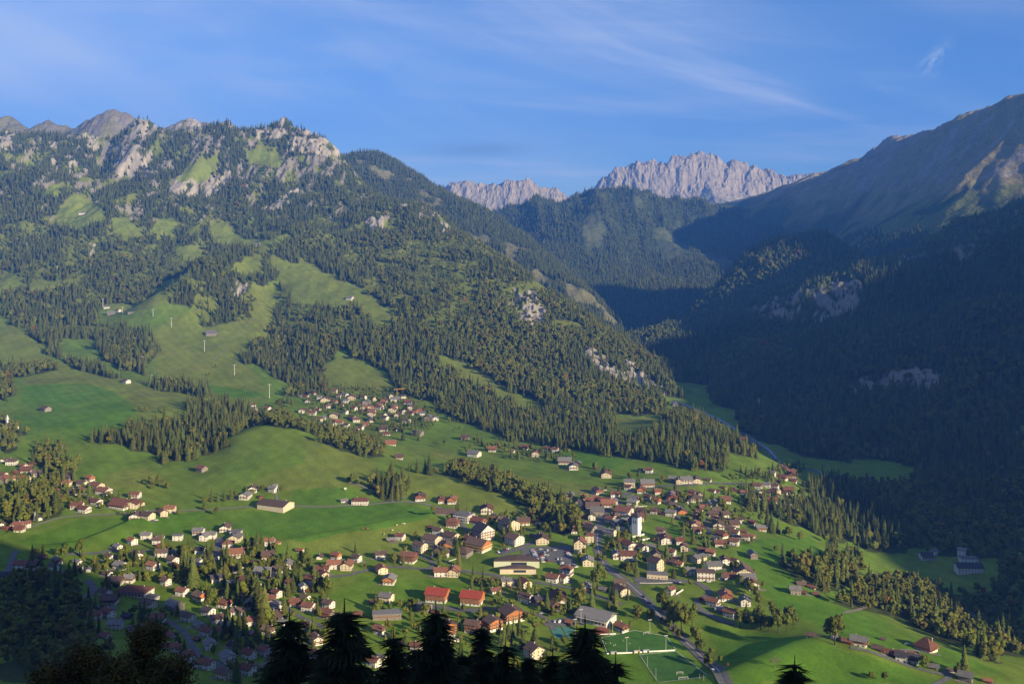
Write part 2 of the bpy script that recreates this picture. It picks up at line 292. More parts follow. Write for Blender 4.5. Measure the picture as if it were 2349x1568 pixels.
MEADOW = [
 [(170,442),(240,475),(240,505),(185,530),(120,515),(130,490)],
 [(620,588),(720,608),(830,662),(895,712),(902,750),(865,757),(815,702),(700,706),(655,680)],[(560,645),(625,652),(640,705),(600,760),(562,820),(538,795),(560,745),(592,700)],[(740,845),(790,815),(870,850),(905,900),(830,905),(740,890)],
 [(395,565),(450,560),(470,580),(500,600),(420,600)],[(490,505),(530,520),(560,545),(620,550),(665,535),(670,545),(620,565),(560,570),(500,560),(480,530)],
 [(560,588),(600,590),(615,635),(550,635),(520,620)],
 [(985,812),(1030,820),(1100,850),(1200,910),(1260,935),(1220,950),(1150,925),(1080,880),(1010,840)],
 [(0,625),(50,635),(60,655),(30,670),(0,680)],[(55,655),(100,637),(130,650),(125,668),(70,670)],
 [(400,412),(455,375),(500,350),(505,370),(470,420),(420,432),(390,440)],[(0,390),(40,397),(0,410)],
 [(560,345),(600,340),(650,365),(640,385),(580,380)],[(100,430),(140,425),(135,455),(100,450)],
 [(330,690),(380,645),(440,620),(400,660),(360,700),(300,712),(230,712),(250,700)],
 [(1400,962),(1500,955),(1530,975),(1480,1000),(1420,985)],
 [(250,500),(300,505),(330,545),(290,560),(255,530)],[(370,500),(410,500),(400,540),(360,550),(330,540)],
]
ROCK = [
 [(250,345),(300,335),(350,345),(360,365),(330,390),(290,405),(265,400)],[(0,312),(35,312),(30,345),(0,350)],[(150,345),(180,340),(175,380),(155,380)],
 [(205,312),(240,312),(230,340),(200,335)],[(110,325),(140,325),(130,345),(110,345)],[(115,360),(135,360),(130,395),(115,395)],[(150,390),(200,388),(190,410),(160,408)],
 [(380,425),(420,418),(455,415),(450,450),(430,458),(390,445)],[(470,440),(490,405),(530,385),(535,400),(500,440),(475,455)],
 [(595,480),(640,455),(690,428),(695,445),(650,478),(610,490)],[(570,300),(655,290),(665,300),(640,330),(600,325)],[(660,315),(740,325),(775,345),(770,370),(720,350),(660,350)],
 [(835,508),(870,500),(885,515),(860,535),(840,528)],[(985,482),(1015,480),(1022,500),(990,505)],[(1010,515),(1040,520),(1035,540),(1015,535)],[(915,470),(935,468),(935,480),(915,482)],
 [(1180,660),(1235,675),(1240,700),(1260,720),(1250,748),(1210,750),(1190,735),(1170,700)],
 [(1330,800),(1380,810),(1420,850),(1480,860),(1515,885),(1527,912),(1500,905),(1450,885),(1380,860),(1340,830)],[(1430,825),(1480,850),(1500,880),(1440,865)],
 [(530,640),(560,650),(555,680),(535,680)],[(200,560),(220,560),(215,590),(205,590)],[(300,290),(335,290),(335,325),(300,325)],
]
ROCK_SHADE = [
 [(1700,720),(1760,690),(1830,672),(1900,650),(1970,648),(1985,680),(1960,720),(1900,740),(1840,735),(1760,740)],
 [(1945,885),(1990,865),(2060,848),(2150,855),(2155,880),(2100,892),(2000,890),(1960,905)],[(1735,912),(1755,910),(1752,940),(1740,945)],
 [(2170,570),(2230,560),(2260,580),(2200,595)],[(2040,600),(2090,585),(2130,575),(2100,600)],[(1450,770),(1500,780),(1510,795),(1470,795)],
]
BROWN = [  # duller, drier grass
 [(130,830),(270,865),(520,900),(620,905),(560,930),(430,925),(420,970),(320,985),(310,930),(260,895),(150,878),(50,885),(60,865),(120,850)],
 [(0,730),(100,790),(130,835),(50,865),(0,870)],
 [(340,760),(480,690),(620,700),(630,780),(560,830),(620,900),(400,880),(350,850),(340,800)],
 [(930,1080),(1020,1085),(1100,1110),(1220,1180),(1250,1220),(1130,1200),(1000,1150),(950,1140),(880,1140)],
 [(650,1240),(960,1195),(1020,1190),(1030,1230),(1000,1270),(900,1280),(700,1262)],
 [(700,1000),(860,1060),(860,1110),(760,1120),(650,1130),(560,1110),(700,1060)],
 [(1000,1030),(1200,1090),(1330,1110),(1440,1115),(1300,1140),(1180,1095),(1020,1060),(985,1040)],
 [(230,1090),(330,1070),(380,1100),(330,1120),(230,1120)],
] + MEADOW
VIVID = [
 [(60,885),(200,878),(265,900),(310,940),(300,975),(200,1010),(60,1010),(30,960)],
 [(40,1240),(180,1190),(330,1180),(620,1170),(880,1150),(1000,1170),(960,1195),(700,1240),(500,1220),(250,1250),(100,1260)],
 [(670,1120),(790,1120),(860,1150),(670,1160)],[(750,1370),(830,1320),(1000,1330),(1090,1345),(1050,1400),(850,1400)],
 [(1700,1240),(1860,1230),(1900,1300),(2060,1440),(2300,1540),(2100,1530),(1800,1400),(1700,1330)],
 [(1600,1430),(1880,1470),(2180,1568),(1700,1568)],[(1350,1500),(1540,1450),(1640,1568),(1400,1568)],
 [(1500,1185),(1560,1195),(1640,1240),(1560,1240)],[(1460,1050),(1300,1035),(1280,1045),(1400,1080)],[(470,880),(620,905),(560,915),(500,905)],
]
SHADEGREEN = [[(1530,872),(1620,880),(1640,925),(1690,945),(1640,950),(1560,910)],[(1860,1055),(2050,1060),(2090,1080),(2080,1100),(2000,1100),(1900,1080)],[(1975,1270),(2090,1270),(2100,1310),(2000,1320)],[(2095,1275),(2280,1275),(2300,1350),(2180,1355),(2100,1315)]]
pF = [poly(p) for p in FOREST]; pM = [poly(p) for p in MEADOW]; pR = [poly(p) for p in ROCK]; pRS = [poly(p) for p in ROCK_SHADE]
pB = [poly(p) for p in BROWN]; pV = [poly(p) for p in VIVID]; pS = [poly(p) for p in SHADEGREEN]
def anyin(ps, x, y):
    r = np.zeros(np.shape(x), bool)
    for p in ps: r |= inpoly(p, x, y)
    return r
_cr = random.Random(8); CRAG = []
for _u in (14, 55, 98, 150, 205, 224, 300, 313, 327, 346, 395, 495, 515, 532, 600, 651, 702, 728, 752, 770):
    _p = min(range(len(CREST_L) - 1), key=lambda k: abs((CREST_L[k][0] + CREST_L[k+1][0]) / 2 - _u)); _D = CREST_L[_p][2]; _x = (_u - CX) / F * _D; _w = _cr.uniform(12, 24)
    CRAG.append((_x, _D, _w)); BUMPS.append(([(_x - _w * .4, _D - 6), (_x + _w * .4, _D + 4)], _cr.uniform(8, 19), (_w, _w * 1.1)))
def cover(x, y, z, jit=True):
    """forest, rock masks"""
    xx, yy = x, y
    if jit: xx = x + fbm(x / 30, y / 30, 31, 2) * 14; yy = y + fbm(x / 30, y / 30, 37, 2) * 22
    m = anyin(pM, xx, yy)
    cr = np.zeros(np.shape(x), bool)
    for a_, b_, w_ in CRAG: cr |= np.hypot(x - a_, (y - b_) * .7) < w_ * 1.5
    rk = anyin(pR, xx, yy) | anyin(pRS, xx, yy) | cr
    hi = (z > -118) & (y > 2300)
    f = (hi | anyin(pF, xx, yy) | ((y < 560) & (y > -100)) | ((x > 880) & (y < 3600) & (z > -372) & (x > y * 0.505))) & ~(m & ~cr)
    f |= (y > 2080) & (x > (y * 0.055)) & (z > -352) & ~m
    f &= ~anyin(pS, xx, yy)
    return f, rk, m
def nd(nt_, t, **kw):
    n = nt_.nodes.new(t)
    for k, v in kw.items():
        if k in n.inputs: n.inputs[k].default_value = v
        else: setattr(n, k, v)
    return n
def mat(name, col, rough=0.9, var=0.0, scale=3.0, rnd=0.0, hue=0.0, bump=0.0, spec=0.2, col2=None, metal=0.0):
    m = bpy.data.materials.new(name); m.use_nodes = True; t = m.node_tree; b = t.nodes['Principled BSDF']
    b.inputs['Roughness'].default_value = rough; b.inputs['Specular IOR Level'].default_value = spec; b.inputs['Metallic'].default_value = metal
    c = nd(t, 'ShaderNodeMix', data_type='RGBA'); c.inputs[6].default_value = (*col, 1)
    c2 = col2 or tuple(v * (1 - var) for v in col); c.inputs[7].default_value = (*c2, 1)
    tx = nd(t, 'ShaderNodeTexCoord'); no = nd(t, 'ShaderNodeTexNoise', Scale=scale, Detail=4.0); t.links.new(tx.outputs['Object'], no.inputs['Vector'])
    mr = nd(t, 'ShaderNodeMapRange'); mr.inputs[1].default_value = 0.35; mr.inputs[2].default_value = 0.65; t.links.new(no.outputs[0], mr.inputs[0]); t.links.new(mr.outputs[0], c.inputs[0])
    last = c.outputs[2]
    if rnd or hue:
        oi = nd(t, 'ShaderNodeObjectInfo'); hs = nd(t, 'ShaderNodeHueSaturation')
        a = nd(t, 'ShaderNodeMapRange'); a.inputs[3].default_value = 1 - rnd; a.inputs[4].default_value = 1 + rnd; t.links.new(oi.outputs['Random'], a.inputs[0]); t.links.new(a.outputs[0], hs.inputs['Value'])
        if hue:
            mu = nd(t, 'ShaderNodeMath', operation='MULTIPLY'); mu.inputs[1].default_value = 7.31; t.links.new(oi.outputs['Random'], mu.inputs[0])
            fr = nd(t, 'ShaderNodeMath', operation='FRACT'); t.links.new(mu.outputs[0], fr.inputs[0])
            h = nd(t, 'ShaderNodeMapRange'); h.inputs[3].default_value = 0.5 - hue; h.inputs[4].default_value = 0.5 + hue * 0.6; t.links.new(fr.outputs[0], h.inputs[0]); t.links.new(h.outputs[0], hs.inputs['Hue'])
        t.links.new(last, hs.inputs['Color']); last = hs.outputs[0]
    t.links.new(last, b.inputs['Base Color'])
    if bump:
        bp = nd(t, 'ShaderNodeBump', Strength=bump, Distance=0.3); t.links.new(no.outputs[0], bp.inputs['Height']); t.links.new(bp.outputs[0], b.inputs['Normal'])
    return m
def grid_mesh(name, X, Y, Z, col, m):
    ny, nx = X.shape; me = bpy.data.meshes.new(name)
    co = np.stack([X, Y, Z], -1).reshape(-1, 3).astype(np.float32)
    i = np.arange(ny * nx).reshape(ny, nx)
    q = np.stack([i[:-1, :-1], i[:-1, 1:], i[1:, 1:], i[1:, :-1]], -1).reshape(-1, 4).astype(np.int32)
    me.vertices.add(len(co)); me.vertices.foreach_set('co', co.ravel()); me.loops.add(q.size); me.loops.foreach_set('vertex_index', q.ravel())
    me.polygons.add(len(q)); me.polygons.foreach_set('loop_start', np.arange(0, q.size, 4, dtype=np.int32)); me.polygons.foreach_set('loop_total', np.full(len(q), 4, np.int32))
    me.polygons.foreach_set('use_smooth', np.ones(len(q), bool)); me.update(calc_edges=True)
    a = me.color_attributes.new('cover', 'FLOAT_COLOR', 'POINT'); c4 = np.concatenate([col.reshape(-1, 3), np.ones((len(co), 1))], 1).astype(np.float32); a.data.foreach_set('color', c4.ravel())
    me.materials.append(m); o = bpy.data.objects.new(name, me); COL.objects.link(o); return o
def land_mat(name, fine=0.25, bump=0.6, sc=0.06, bd=4.0, sc2=0.5):
    m = bpy.data.materials.new(name); m.use_nodes = True; t = m.node_tree; b = t.nodes['Principled BSDF']
    b.inputs['Roughness'].default_value = 1; b.inputs['Specular IOR Level'].default_value = 0.05
    at_ = nd(t, 'ShaderNodeAttribute', attribute_name='cover'); ge = nd(t, 'ShaderNodeNewGeometry')
    no = nd(t, 'ShaderNodeTexNoise', Scale=sc, Detail=8.0, Roughness=0.65); t.links.new(ge.outputs['Position'], no.inputs['Vector'])
    n2 = nd(t, 'ShaderNodeTexNoise', Scale=sc2, Detail=3.0); t.links.new(ge.outputs['Position'], n2.inputs['Vector'])
    ad = nd(t, 'ShaderNodeMath', operation='ADD'); t.links.new(no.outputs[0], ad.inputs[0]); t.links.new(n2.outputs[0], ad.inputs[1])
    mr = nd(t, 'ShaderNodeMapRange'); mr.inputs[1].default_value = 0.75; mr.inputs[2].default_value = 1.25; mr.inputs[3].default_value = 1 - fine; mr.inputs[4].default_value = 1 + fine; t.links.new(ad.outputs[0], mr.inputs[0])
    mu = nd(t, 'ShaderNodeVectorMath', operation='SCALE'); t.links.new(at_.outputs['Color'], mu.inputs[0]); t.links.new(mr.outputs[0], mu.inputs['Scale'])
    t.links.new(mu.outputs[0], b.inputs['Base Color'])
    bp = nd(t, 'ShaderNodeBump', Strength=bump, Distance=bd); t.links.new(no.outputs[0], bp.inputs['Height']); t.links.new(bp.outputs[0], b.inputs['Normal'])
    return m
M_LAND = land_mat('meadow_and_soil', 0.16, 0.25, 0.05, 1.5, 0.4)
M_CRAG = land_mat('crag', 0.3, 0.9, 0.02, 18.0, 0.12)
C_GRASS = np.array((0.124, 0.196, 0.025)); C_VIV = np.array((0.080, 0.184, 0.016)); C_BRN = np.array((0.168, 0.196, 0.036)); C_FLOOR = np.array((0.060, 0.075, 0.026))
C_ROCK = np.array((0.33, 0.295, 0.24)); C_ALP = np.array((0.17, 0.16, 0.075))
nv = lambda c, s: c[None, None, :] * (1 + s[..., None])
def land_colors(X, Y, Z):
    c = np.broadcast_to(C_GRASS, X.shape + (3,)).copy()
    xx = X + fbm(X / 14, Y / 14, 41, 2) * 5; yy = Y + fbm(X / 14, Y / 14, 43, 2) * 7
    br = anyin(pB, xx, yy); vi = anyin(pV, xx, yy)
    mix = np.clip(fbm(X / 70, Y / 90, 51, 4) * 1.6 + 0.3, 0, 1)[..., None]
    c = c * (1 - 0.35 * mix) + C_BRN * 0.35 * mix
    alt = np.clip((Z + 200) / 220, 0, 1)[..., None]; c = c * (1 - alt) + np.array((0.178, 0.178, 0.048)) * alt
    c[br] = (C_BRN * (0.7 + 0.3 * mix) + C_GRASS * 0.3 * (1 - mix))[br]
    mv = np.clip(0.25 + 0.55 * mix, 0, 1); c[vi] = (C_VIV * (1 - mv) + C_GRASS * mv)[vi]
    f, rk, m = cover(X, Y, Z)
    hi = Z > 150
    c[f] = C_FLOOR
    n = fbm(X / 22, Y / 60, 61, 4)
    fr = f & (fbm(X / 60, Y / 90, 63, 3) > 0.06) & (Z > -230) & (X < 600); c[fr] = C_BRN * 0.9
    fr = f & (n > np.where(Z > 190, 0.16, 0.30)) & (Z > 60); c[fr] = C_ROCK * 0.7
    st = ridged(X / 9, Y / 60, 67, 3)[..., None]
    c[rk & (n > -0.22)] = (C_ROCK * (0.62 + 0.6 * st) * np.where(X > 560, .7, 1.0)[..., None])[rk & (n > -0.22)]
    # mowing lanes, tracks of cattle and worn patches in the grass
    g = ~f & ~rk; ph = X * 0.8 + Y * 0.6 + 14 * fbm(X / 120, Y / 120, 71, 2)
    mow = (np.sin(ph / 3.1) * 0.05 + fbm(X / 9, Y / 14, 73, 3) * 0.16 + fbm(X / 35, Y / 50, 75, 3) * 0.22)[..., None]
    c = np.where(g[..., None], c * (1 + mow), c)
    tr = (np.abs(fbm(X / 60, Y / 40, 77, 3) ) < 0.012)[..., None] & g[..., None] & (Z > -300)[..., None]; c = np.where(tr, c * 0.6 + np.array((.2,.17,.1)) * .4, c)
    return c
def polar(az0, az1, naz, d0, d1, nd_):
    t = np.linspace(math.tan(R(az0)), math.tan(R(az1)), naz); d = np.geomspace(d0, d1, nd_)
    return t[None, :] * d[:, None], np.broadcast_to(d[:, None], (nd_, naz)).copy()
X, Y = polar(-36, 36, 1150, 420, 5000, 950)
Z = ground(X, Y); _c = land_colors(X, Y, Z); _rk = (anyin(pR, X, Y) | np.any([np.hypot(X - a_, (Y - b_) * .7) < w_ for a_, b_, w_ in CRAG], axis=0) | anyin(pRS, X, Y) | (cover(X, Y, Z)[0] & (fbm(X / 22, Y / 60, 61, 4) > np.where(Z > 190, 0.16, 0.30)) & (Z > 60))) * 1.0
Z = Z + _rk * ((ridged(X / 38, Y / 120, 211, 4, .6) - .55) * 34 + fbm(X / 14, Y / 30, 213, 3) * 7)
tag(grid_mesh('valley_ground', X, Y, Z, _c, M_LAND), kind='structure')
t_ = np.linspace(36.0, 78.0, 260); d_ = np.geomspace(424, 5200, 260); X = np.sin(np.radians(t_))[None] * d_[:, None] / math.cos(R(36)); Y = np.cos(np.radians(t_))[None] * d_[:, None] / math.cos(R(36)); Z = ground(X, Y)
tag(grid_mesh('unseen_shade_ridge', X, Y, Z, np.broadcast_to(C_FLOOR, X.shape + (3,)).copy(), M_LAND), kind='structure')  # out of view, crest heights set so its shadow covers the right valley
# slope below and behind the viewpoint, its unseen right spur shaped to cast shade
gx = np.linspace(-1500, 2600, 240); gy = np.concatenate([np.linspace(-550, 0, 30), np.linspace(4, 423, 90)]); X, Y = np.meshgrid(gx, gy); Z = ground(X, Y)
tag(grid_mesh('viewpoint_slope', X, Y, Z - 0.4 * (Y > 415), np.broadcast_to(C_FLOOR, X.shape + (3,)).copy(), M_LAND), kind='structure')
# ---------------------------------------------------------------- mountains behind
def mountain(name, pts, x0, x1, y0, y1, nx, ny, noise, colf, m=M_CRAG, st=30.0):
    fl = Field(pts, x0 - 300, x1 + 300, y0 - 300, y1 + 300, st)
    X, Y = np.meshgrid(np.linspace(x0, x1, nx), np.linspace(y0, y1, ny)); Z = fl(X, Y); Z = noise(X, Y, Z)
    return tag(grid_mesh(name, X, Y, Z, colf(X, Y, Z), m), kind='structure'), (lambda x, y: noise(x, y, fl(x, y)))
def back(line, dy, dz, dx=0): return [(x + dx, y + dy, z + dz) for x, y, z in line]
def slope_of(X, Y, Z):
    gy, gx = np.gradient(Z); dx = np.gradient(X, axis=1); dy = np.gradient(Y, axis=0); return np.hypot(gx / dx, gy / dy)
def mixc(a, b, t): t = np.clip(t, 0, 1)[..., None]; return a * (1 - t) + b * t
C_FAR = np.array((0.060, 0.085, 0.034)); C_SCREE = np.array((0.315, 0.265, 0.195))
# wooded ridge behind the nose
t2 = LN((700,420,4700),(790,366,5000),(845,354,5000),(880,366,4950),(950,400,4850),(1010,432,4700),(1080,463,4550),(1140,500,4400),(1200,545,4250),(1250,588,4100),(1300,625,3900),(1345,660,3700),(1400,720,3450),(1440,790,3150), step=90)
g2 = t2 + back(t2, 500, -260, 150) + back(t2, -550, -190, -250) + back(t2, -1200, -480, -300) + back(t2, 1200, -520, 300)
RIDGE, hRidge = mountain('wooded_ridge', g2, -1500, 900, 3100, 6200, 420, 420, lambda x, y, z: z + fbm(x / 240, y / 240, 71, 5) * 34 + (ridged(x / 150, y / 260, 75, 4) - .6) * 30,
  lambda X, Y, Z: mixc(np.broadcast_to(C_FAR, X.shape + (3,)), C_ALP, (fbm(X / 120, Y / 160, 77, 4) > 0.28) * 1.0))
# bare grey peaks behind the left crest
t3 = LN((-400,300,5700),(-60,300,5700),(0,278,5700),(25,284,5650),(50,310,5600),(70,318,5600),(95,296,5600),(110,292,5600),(150,302,5600),(180,325,5500),(200,292,5450),(235,268,5400),(262,258,5400),(285,268,5400),(310,292,5450),(345,322,5500),(370,322,5500),(385,305,5500),(408,284,5500),(440,277,5500),(475,290,5500),(500,315,5600),(560,345,5700), step=70)
t3 = [(x, y, z + 26) for x, y, z in t3]
g3 = t3 + back(t3, 500, -330) + back(t3, -400, -240) + back(t3, -900, -560) + back(t3, 1300, -700)
mountain('grey_peaks', g3, -3400, -1300, 4700, 6900, 420, 420, lambda x, y, z: z + fbm(x / 160, y / 160, 81, 5) * 26 + (ridged(x / 70, y / 260, 85, 4) - .6) * 34,
  lambda X, Y, Z: mixc(mixc(np.broadcast_to(C_ALP * 0.95, X.shape + (3,)), C_ROCK * 0.55, 0.45 + fbm(X / 60, Y / 200, 87, 4) * 1.2), C_ROCK * 0.9, (fbm(X / 40, Y / 120, 89, 4) > 0.22) * (X > -1980) * 1.0), st=20.0)
# the rounded wooded mountain closing the side valley
t4 = LN((1050,540,5600),(1130,494,5600),(1180,476,5600),(1250,454,5550),(1300,445,5500),(1360,433,5500),(1420,427,5450),(1460,431,5400),(1500,450,5400),(1550,458,5500),(1600,462,5600),(1650,472,5700),(1700,487,5800),(1800,520,5900), step=110)
g4 = t4 + back(t4, 700, -300) + back(t4, 1800, -600) + LN((1150,580,4900),(1250,560,4900),(1330,520,5000),(1400,540,4900),(1480,520,5000),(1560,560,4900),(1700,560,5000)) + LN((1300,660,4100),(1380,650,4200),(1470,640,4300),(1600,650,4300)) + LN((1380,740,3500),(1440,790,3080),(1500,760,3400),(1600,720,3700)) + [(200,2900,-330),(1200,3200,-340),(-500,4200,-100)]
def n4(x, y, z):
    return z + fbm(x / 420, y / 420, 91, 5) * 55 + (ridged(x / 300, y / 900, 95, 4) - .62) * 150 * np.clip((z + 330) / 400, 0, 1) * np.clip((z + 330) / 400, 0, 1)
CONE, hCone = mountain('wooded_mountain', g4, -600, 2300, 2950, 7200, 460, 500, n4,
  lambda X, Y, Z: mixc(np.broadcast_to(C_FAR * 1.0, X.shape + (3,)), C_ALP * 0.95, np.clip(fbm(X / 200, Y / 400, 97, 5) * 3 - 0.6, 0, 1) * 0.35))
# the big massif on the right
t5 = LN((1600,520,7000),(1640,500,6800),(1700,488,6600),(1750,466,6400),(1800,443,6200),(1860,415,5900),(1900,398,5700),(1950,376,5450),(2010,352,5150),(2040,330,5000),(2080,326,4900),(2110,306,4750),(2140,292,4600),(2180,277,4450),(2220,259,4300),(2260,246,4150),(2300,241,4050),(2349,235,3950),(2500,215,3700),(2700,200,3500),(3000,230,3300), step=80)
g5 = t5 + back(t5, 350, -330, 500) + back(t5, 700, -700, 1500) + LN((1640,560,5600),(1760,560,5000),(1850,540,4900),(1950,500,4800),(2020,455,4500),(2100,420,4250),(2200,372,4050),(2250,345,3950),(2349,325,3750),(2600,385,3400)) + LN((1700,640,4300),(1900,600,4200),(1960,580,4000),(2010,520,3900),(2060,538,3750),(2150,500,3600),(2250,490,3450),(2349,470,3350),(2600,455,3100),(2900,400,2900)) + LN((1600,700,3900),(1900,640,3700),(2100,620,3300),(2400,560,2900),(2800,500,2700)) + [(1000,3300,-340),(1500,3100,-330),(2900,2950,200),(3300,3300,220),(3900,3000,150),(2600,2950,150),(3400,3900,260),(4600,4500,200)]
def n5(x, y, z):
    k = np.clip((z + 150) / 600, 0, 1); xw = x + fbm(x / 380, y / 380, 99, 3) * 180; yw = y + fbm(x / 380, y / 380, 100, 3) * 180
    return z + fbm(x / 500, y / 500, 101, 6) * 60 * k + (ridged(yw / 430, xw / 1300, 105, 5, .55) - .62) * 190 * k + (ridged(yw / 120, xw / 420, 109, 4) - .6) * 22 * k + fbm(x / 60, y / 60, 110, 4) * 12 * k
def c5(X, Y, Z):
    c = mixc(np.broadcast_to(C_FAR, X.shape + (3,)), np.array((0.25, 0.215, 0.105)), (Z - 230 + np.clip(X - 1250, 0, 400) * .5) / 130 + fbm(X / 240, Y / 240, 111, 4) * 1.8)
    c = mixc(c, np.array((0.15, 0.17, 0.05)), (fbm(X / 150, Y / 150, 112, 3) > 0.1) * (Z < 200) * (Z > -60) * 0.9)
    return mixc(c, C_ROCK * 0.8, (fbm(Y / 60, X / 260, 113, 5) > 0.12) * (Z > 230) * 1.0)
MASSIF, hMass = mountain('right_massif', g5, 700, 5200, 3000, 8000, 560, 560, n5, c5)
# jagged limestone wall far away
def jag(line, D0, name, x0, x1, amp):
    l = LN(*[(a, b, D0) for a, b in line], step=60)
    g = l + back(l, 500, -500) + back(l, 1500, -900) + back(l, -150, -230) + back(l, -420, -430) + back(l, -1100, -620) + back(l, -2200, -900)
    fl = Field(g, x0 - 300, x1 + 300, D0 - 2300, D0 + 1500, 30.0)
    yl = np.linspace(D0 - 2200, D0 - 420, 90); ys = np.concatenate([yl, np.linspace(D0 - 415, D0 + 130, 220), np.linspace(D0 + 140, D0 + 1300, 40)])
    X, Y = np.meshgrid(np.linspace(x0, x1, 900), ys); Z = fl(X, Y)
    prof = np.exp(-((Y - D0 + 60) / 200) ** 2)
    Xw = X + fbm(X / 330, Y / 300, 123, 4) * 190 + fbm(X / 90, Z / 70, 124, 3) * 46
    Z = Z + amp * prof * ((ridged(Xw / 360, Y / 900, 121, 2, 0.5) - 0.60) * 130 + (ridged(Xw / 120, Y / 500, 122, 4, 0.6) - 0.58) * 110 + fbm(X / 45, Y / 80, 125, 4) * 42)
    Z = Z + fbm(X / 120, Y / 120, 127, 5) * 34 + fbm(X / 500, Y / 400, 129, 3) * 60 * (1 - prof) + (ridged(X / 240, Y / 600, 128, 4) - .6) * 90 * (1 - prof)
    s = np.clip((D0 - 520 - Y) / 500 + fbm(X / 160, Y / 160, 131, 4) * 1.5, 0, 1)
    tag(grid_mesh(name, X, Y, Z, mixc(np.broadcast_to(C_SCREE * 1.05, X.shape + (3,)), C_FAR * 1.4, s), M_CRAG), kind='structure')
jag([(980,450),(1020,428),(1060,424),(1100,424),(1125,414),(1160,406),(1185,420),(1205,406),(1220,410),(1235,432),(1262,430),(1272,424),(1290,445),(1330,470),(1400,480)], 8800.0, 'left_rock_wall', -1500, 1300, 0.75)
jag([(1290,470),(1340,445),(1375,432),(1395,410),(1405,388),(1440,378),(1480,376),(1530,374),(1560,362),(1600,358),(1650,362),(1665,382),(1695,376),(1730,384),(1775,398),(1810,410),(1860,416),(1900,412),(1960,395),(2000,385),(2100,400)], 9300.0, 'right_rock_wall', 300, 4200, 1.0)
# small rocky summit showing behind the massif
# ---------------------------------------------------------------- trees
M_CON = mat('spruce_needles', (0.092, 0.114, 0.026), var=0.35, scale=0.5, rnd=0.35, hue=0.03)
M_LEAF = mat('green_leaves', (0.122, 0.142, 0.022), var=0.35, scale=0.5, rnd=0.24, hue=0.025)
M_YEL = mat('autumn_leaves', (0.150, 0.145, 0.026), var=0.4, scale=0.5, rnd=0.3, hue=0.035)
M_ORA = mat('orange_leaves', (0.21, 0.105, 0.025), var=0.3, scale=0.5, rnd=0.3, hue=0.02)
M_BARK = mat('bark', (0.09, 0.065, 0.045), var=0.4, scale=2)
class MB:
    def __init__(s): s.v = []; s.f = []; s.m = []
    def add(s, vs, fs, m=0):
        o = len(s.v); s.v += [tuple(p) for p in vs]; s.f += [tuple(o + i for i in f) for f in fs]; s.m += [m] * len(fs)
    def box(s, x0, x1, y0, y1, z0, z1, m=0):
        s.add([(x0,y0,z0),(x1,y0,z0),(x1,y1,z0),(x0,y1,z0),(x0,y0,z1),(x1,y0,z1),(x1,y1,z1),(x0,y1,z1)],
              [(0,3,2,1),(4,5,6,7),(0,1,5,4),(1,2,6,5),(2,3,7,6),(3,0,4,7)], m)
    def tube(s, a, b, r0, r1, n=6, m=0):
        a = Vector(a); b = Vector(b); d = (b - a).normalized(); u = d.orthogonal().normalized(); w = d.cross(u)
        vs = []
        for c, r in ((a, r0), (b, r1)):
            for k in range(n): t = k * 2 * math.pi / n; vs.append(c + u * math.cos(t) * r + w * math.sin(t) * r)
        fs = [(k, (k + 1) % n, n + (k + 1) % n, n + k) for k in range(n)] + [tuple(range(n))[::-1], tuple(range(n, 2 * n))]
        s.add(vs, fs, m)
    def mesh(s, name, mats, smooth=False):
        me = bpy.data.meshes.new(name); me.from_pydata(s.v, [], s.f); 
        for m in mats: me.materials.append(m)
        me.polygons.foreach_set('material_index', s.m)
        if smooth: me.polygons.foreach_set('use_smooth', [True] * len(s.f))
        me.update(); return me
    def obj(s, name, mats, parent=None, smooth=False):
        o = bpy.data.objects.new(name, s.mesh(name, mats, smooth)); COL.objects.link(o); o.parent = parent; return o
def ico(sub=1):
    t = (1 + 5 ** .5) / 2
    v = [Vector(p).normalized() for p in ((-1,t,0),(1,t,0),(-1,-t,0),(1,-t,0),(0,-1,t),(0,1,t),(0,-1,-t),(0,1,-t),(t,0,-1),(t,0,1),(-t,0,-1),(-t,0,1))]
    f = [(0,11,5),(0,5,1),(0,1,7),(0,7,10),(0,10,11),(1,5,9),(5,11,4),(11,10,2),(10,7,6),(7,1,8),(3,9,4),(3,4,2),(3,2,6),(3,6,8),(3,8,9),(4,9,5),(2,4,11),(6,2,10),(8,6,7),(9,8,1)]
    for _ in range(sub):
        c = {}; nf = []
        def mid(a, b):
            k = (min(a, b), max(a, b))
            if k not in c: v.append(((v[a] + v[b]) / 2).normalized()); c[k] = len(v) - 1
            return c[k]
        for a, b, d in f:
            x, y, z = mid(a, b), mid(b, d), mid(d, a); nf += [(a, x, z), (b, y, x), (d, z, y), (x, y, z)]
        f = nf
    return v, f
ICO0 = ico(0); ICO1 = ico(1)
